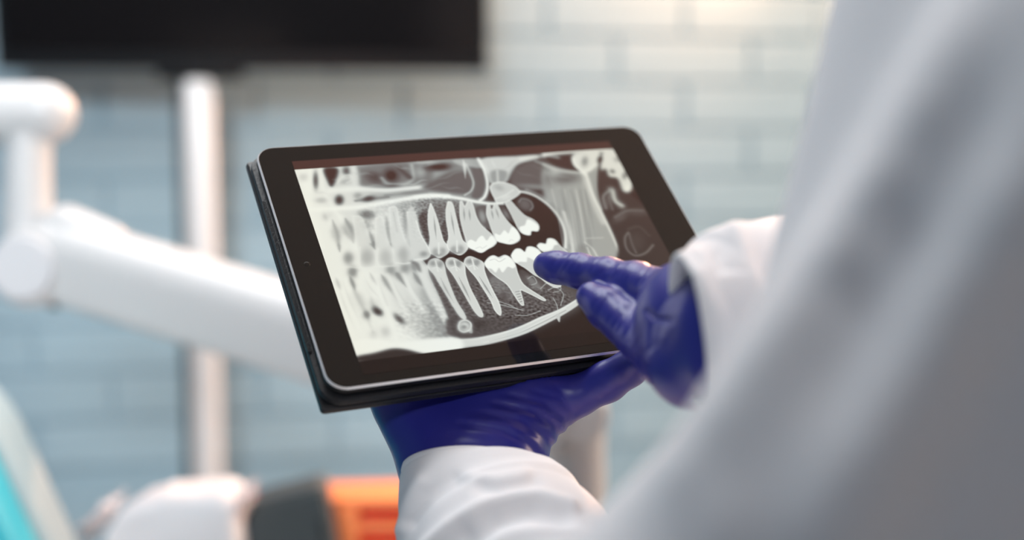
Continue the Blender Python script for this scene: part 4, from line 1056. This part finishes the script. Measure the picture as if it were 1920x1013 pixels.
# ---- coat: torso and upper arms
sh_l = np.array([.172, -.085, .212]); sh_r = np.array([.30, -.10, .50])
A_arm = [(np.array([.066, .21, .362]), .056), (pc(1400, 1340, .32), .052), (pc(1900, 850, .28), .054), (pc(2420, 260, .245), .060), (sh_l, .062)]
B_arm = [(pc(2250, 850, .575), .056), (np.array([.33, .08, .58]), .058), (sh_r, .064)]
c_fold = [(40, -5 * mm, [(1230, 930), (1440, 650), (1600, 400), (1790, 80)]), (55, 5 * mm, [(1420, 900), (1560, 700), (1720, 420), (1880, 150)]), (60, -6 * mm, [(1560, 1000), (1720, 730), (1860, 450), (2000, 200)]),
          (60, 5 * mm, [(1700, 1050), (1850, 760), (2000, 480)]), (45, -4 * mm, [(1320, 1010), (1500, 800)])]
def coat(X):
    F = chain(X, A_arm, .03); F = smin(F, chain(X, B_arm, .03), .02)
    tor = [(np.array([.245, -.17, .365]), .085), (np.array([.219, -.07, .345]), .118), (np.array([.198, .04, .345]), .122), (np.array([.205, .20, .36]), .125), (np.array([.22, .42, .385]), .148), (np.array([.225, .66, .41]), .165)]
    Ft = chain(X, tor, .05)
    Ft = smin(Ft, cone(X, sh_l, .055, sh_r, .055), .05)
    F = smin(F, Ft, .022)
    F = add_folds(F, X, c_fold, .03, lambda Y: np.clip((.42 - Y[..., 2]) / .08, 0, 1))
    neck = cone(X, (.235, -.36, .355), .048, (.250, -.19, .365), .058)
    F = np.maximum(F, -neck)                                        # neck opening
    hem = np.maximum(F, X[..., 1] - .72)
    return hem
ct = sdf_mesh('lab_coat', coat, [], .0065, M_coat, person, it=3, lo=np.array([-.05, -.27, .12]), hi=np.array([.47, .74, .68]))
ct['label'] = 'white lab coat, shoulder and upper arm close to the camera'
# collar
V, F = [], []
for i in range(40):
    a = 2 * math.pi * i / 40; ce = np.array([.243, -.262, .360])
    for r_, dy in ((.060, .035), (.062, -.004), (.072, .030), (.078, .055)): V.append(c2w(ce + np.array([math.cos(a) * r_, dy, math.sin(a) * r_])))
for i in range(40):
    for j in range(3): k_ = (i + 1) % 40; F.append((i * 4 + j, i * 4 + j + 1, k_ * 4 + j + 1, k_ * 4 + j))
o = mesh('collar', V, F, M_coat, person); s_ = o.modifiers.new('thick', 'SOLIDIFY'); s_.thickness = .002
# ---- neck, head and hair (above the frame), legs below the coat
FD = np.array([-.86, .12, .50]); FD /= np.linalg.norm(FD); hc = np.array([.226, -.385, .372]); RT = np.cross(FD, [0, -1., 0]); RT /= np.linalg.norm(RT); UPV = np.cross(RT, FD)
def hp_(f, u, r): return hc + FD * f + UPV * u + RT * r
def headf(X):
    F = smin(cone(X, hp_(-.018, .025, 0), .082, hp_(.012, .022, 0), .078), cone(X, hp_(.045, -.06, 0), .040, hp_(.02, -.02, 0), .066), .04)
    F = smin(F, cone(X, hp_(-.02, -.07, 0), .050, np.array([.250, -.20, .368]), .055), .03)
    F = smin(F, cone(X, hp_(.088, .004, 0), .008, hp_(.105, -.026, 0), .0125), .012)       # nose
    for s_ in (-1, 1):
        F = smin(F, cone(X, hp_(-.005, .006, s_ * .078), .012, hp_(-.002, -.022, s_ * .074), .008), .008)   # ears
        F = np.maximum(F, -(np.linalg.norm(X - hp_(.094, .008, s_ * .031), axis=-1) - .014))              # eye sockets
        F = smin(F, np.linalg.norm(X - hp_(.078, .008, s_ * .031), axis=-1) - .0125, .003)
    F = smin(F, cone(X, hp_(.083, -.055, -.018), .0065, hp_(.083, -.055, .018), .0065), .008)             # lips
    return F + .003 * np.exp(-((((X - hc) @ UPV) + .055) / .0025) ** 2) * (((X - hc) @ FD) > .06)
def fr(*p): return np.array(p)
sdf_mesh('body', headf, [], .004, M_skin, person, it=2, lo=hc - .17, hi=hc + fr(.16, .24, .16))
def hairf(X):
    F = smin(cone(X, hp_(-.026, .034, 0), .088, hp_(.010, .036, 0), .080), cone(X, hp_(-.055, -.05, 0), .052, hp_(-.04, .0, 0), .075), .03)
    F = smin(F, np.linalg.norm(X - hp_(-.115, .02, 0), axis=-1) - .042, .015)
    cut = (X - hc) @ FD - .052 - .6 * ((X - hc) @ UPV - .075)
    return np.maximum(np.maximum(F, -(headf(X) + .004)), cut) + .0015 * np.sin(((X - hc) @ UPV) * 260 + ((X - hc) @ RT) * 120)
sdf_mesh('hair', hairf, [], .004, M_hair, person, it=1, lo=hc - .2, hi=hc + .19)
hip = c2w((.225, .60, .405))
for s_ in (-1, 1):
    off = Vector((.09 * .45 * s_ , .09 * .89 * s_, 0)); b = Vector((hip[0], hip[1], 0)) + off
    V, F = tube([(b.x, b.y, hip[2] + .02), (b.x, b.y, .45), (b.x, b.y, .25), (b.x, b.y, .07)], [.085, .062, .058, .048], 28); mesh('trouser_leg', V, F, M_trouser, person)
    V, F = tube([(b.x + .05, b.y - .02, .045), (b.x - .02, b.y, .05), (b.x - .12, b.y + .05, .034), (b.x - .16, b.y + .065, .026)], [.042, .046, .034, .024], 24, ends='round'); 
    V = [(v[0], v[1], max(.001, v[2])) for v in V]; mesh('shoe', V, F, M_white, person)
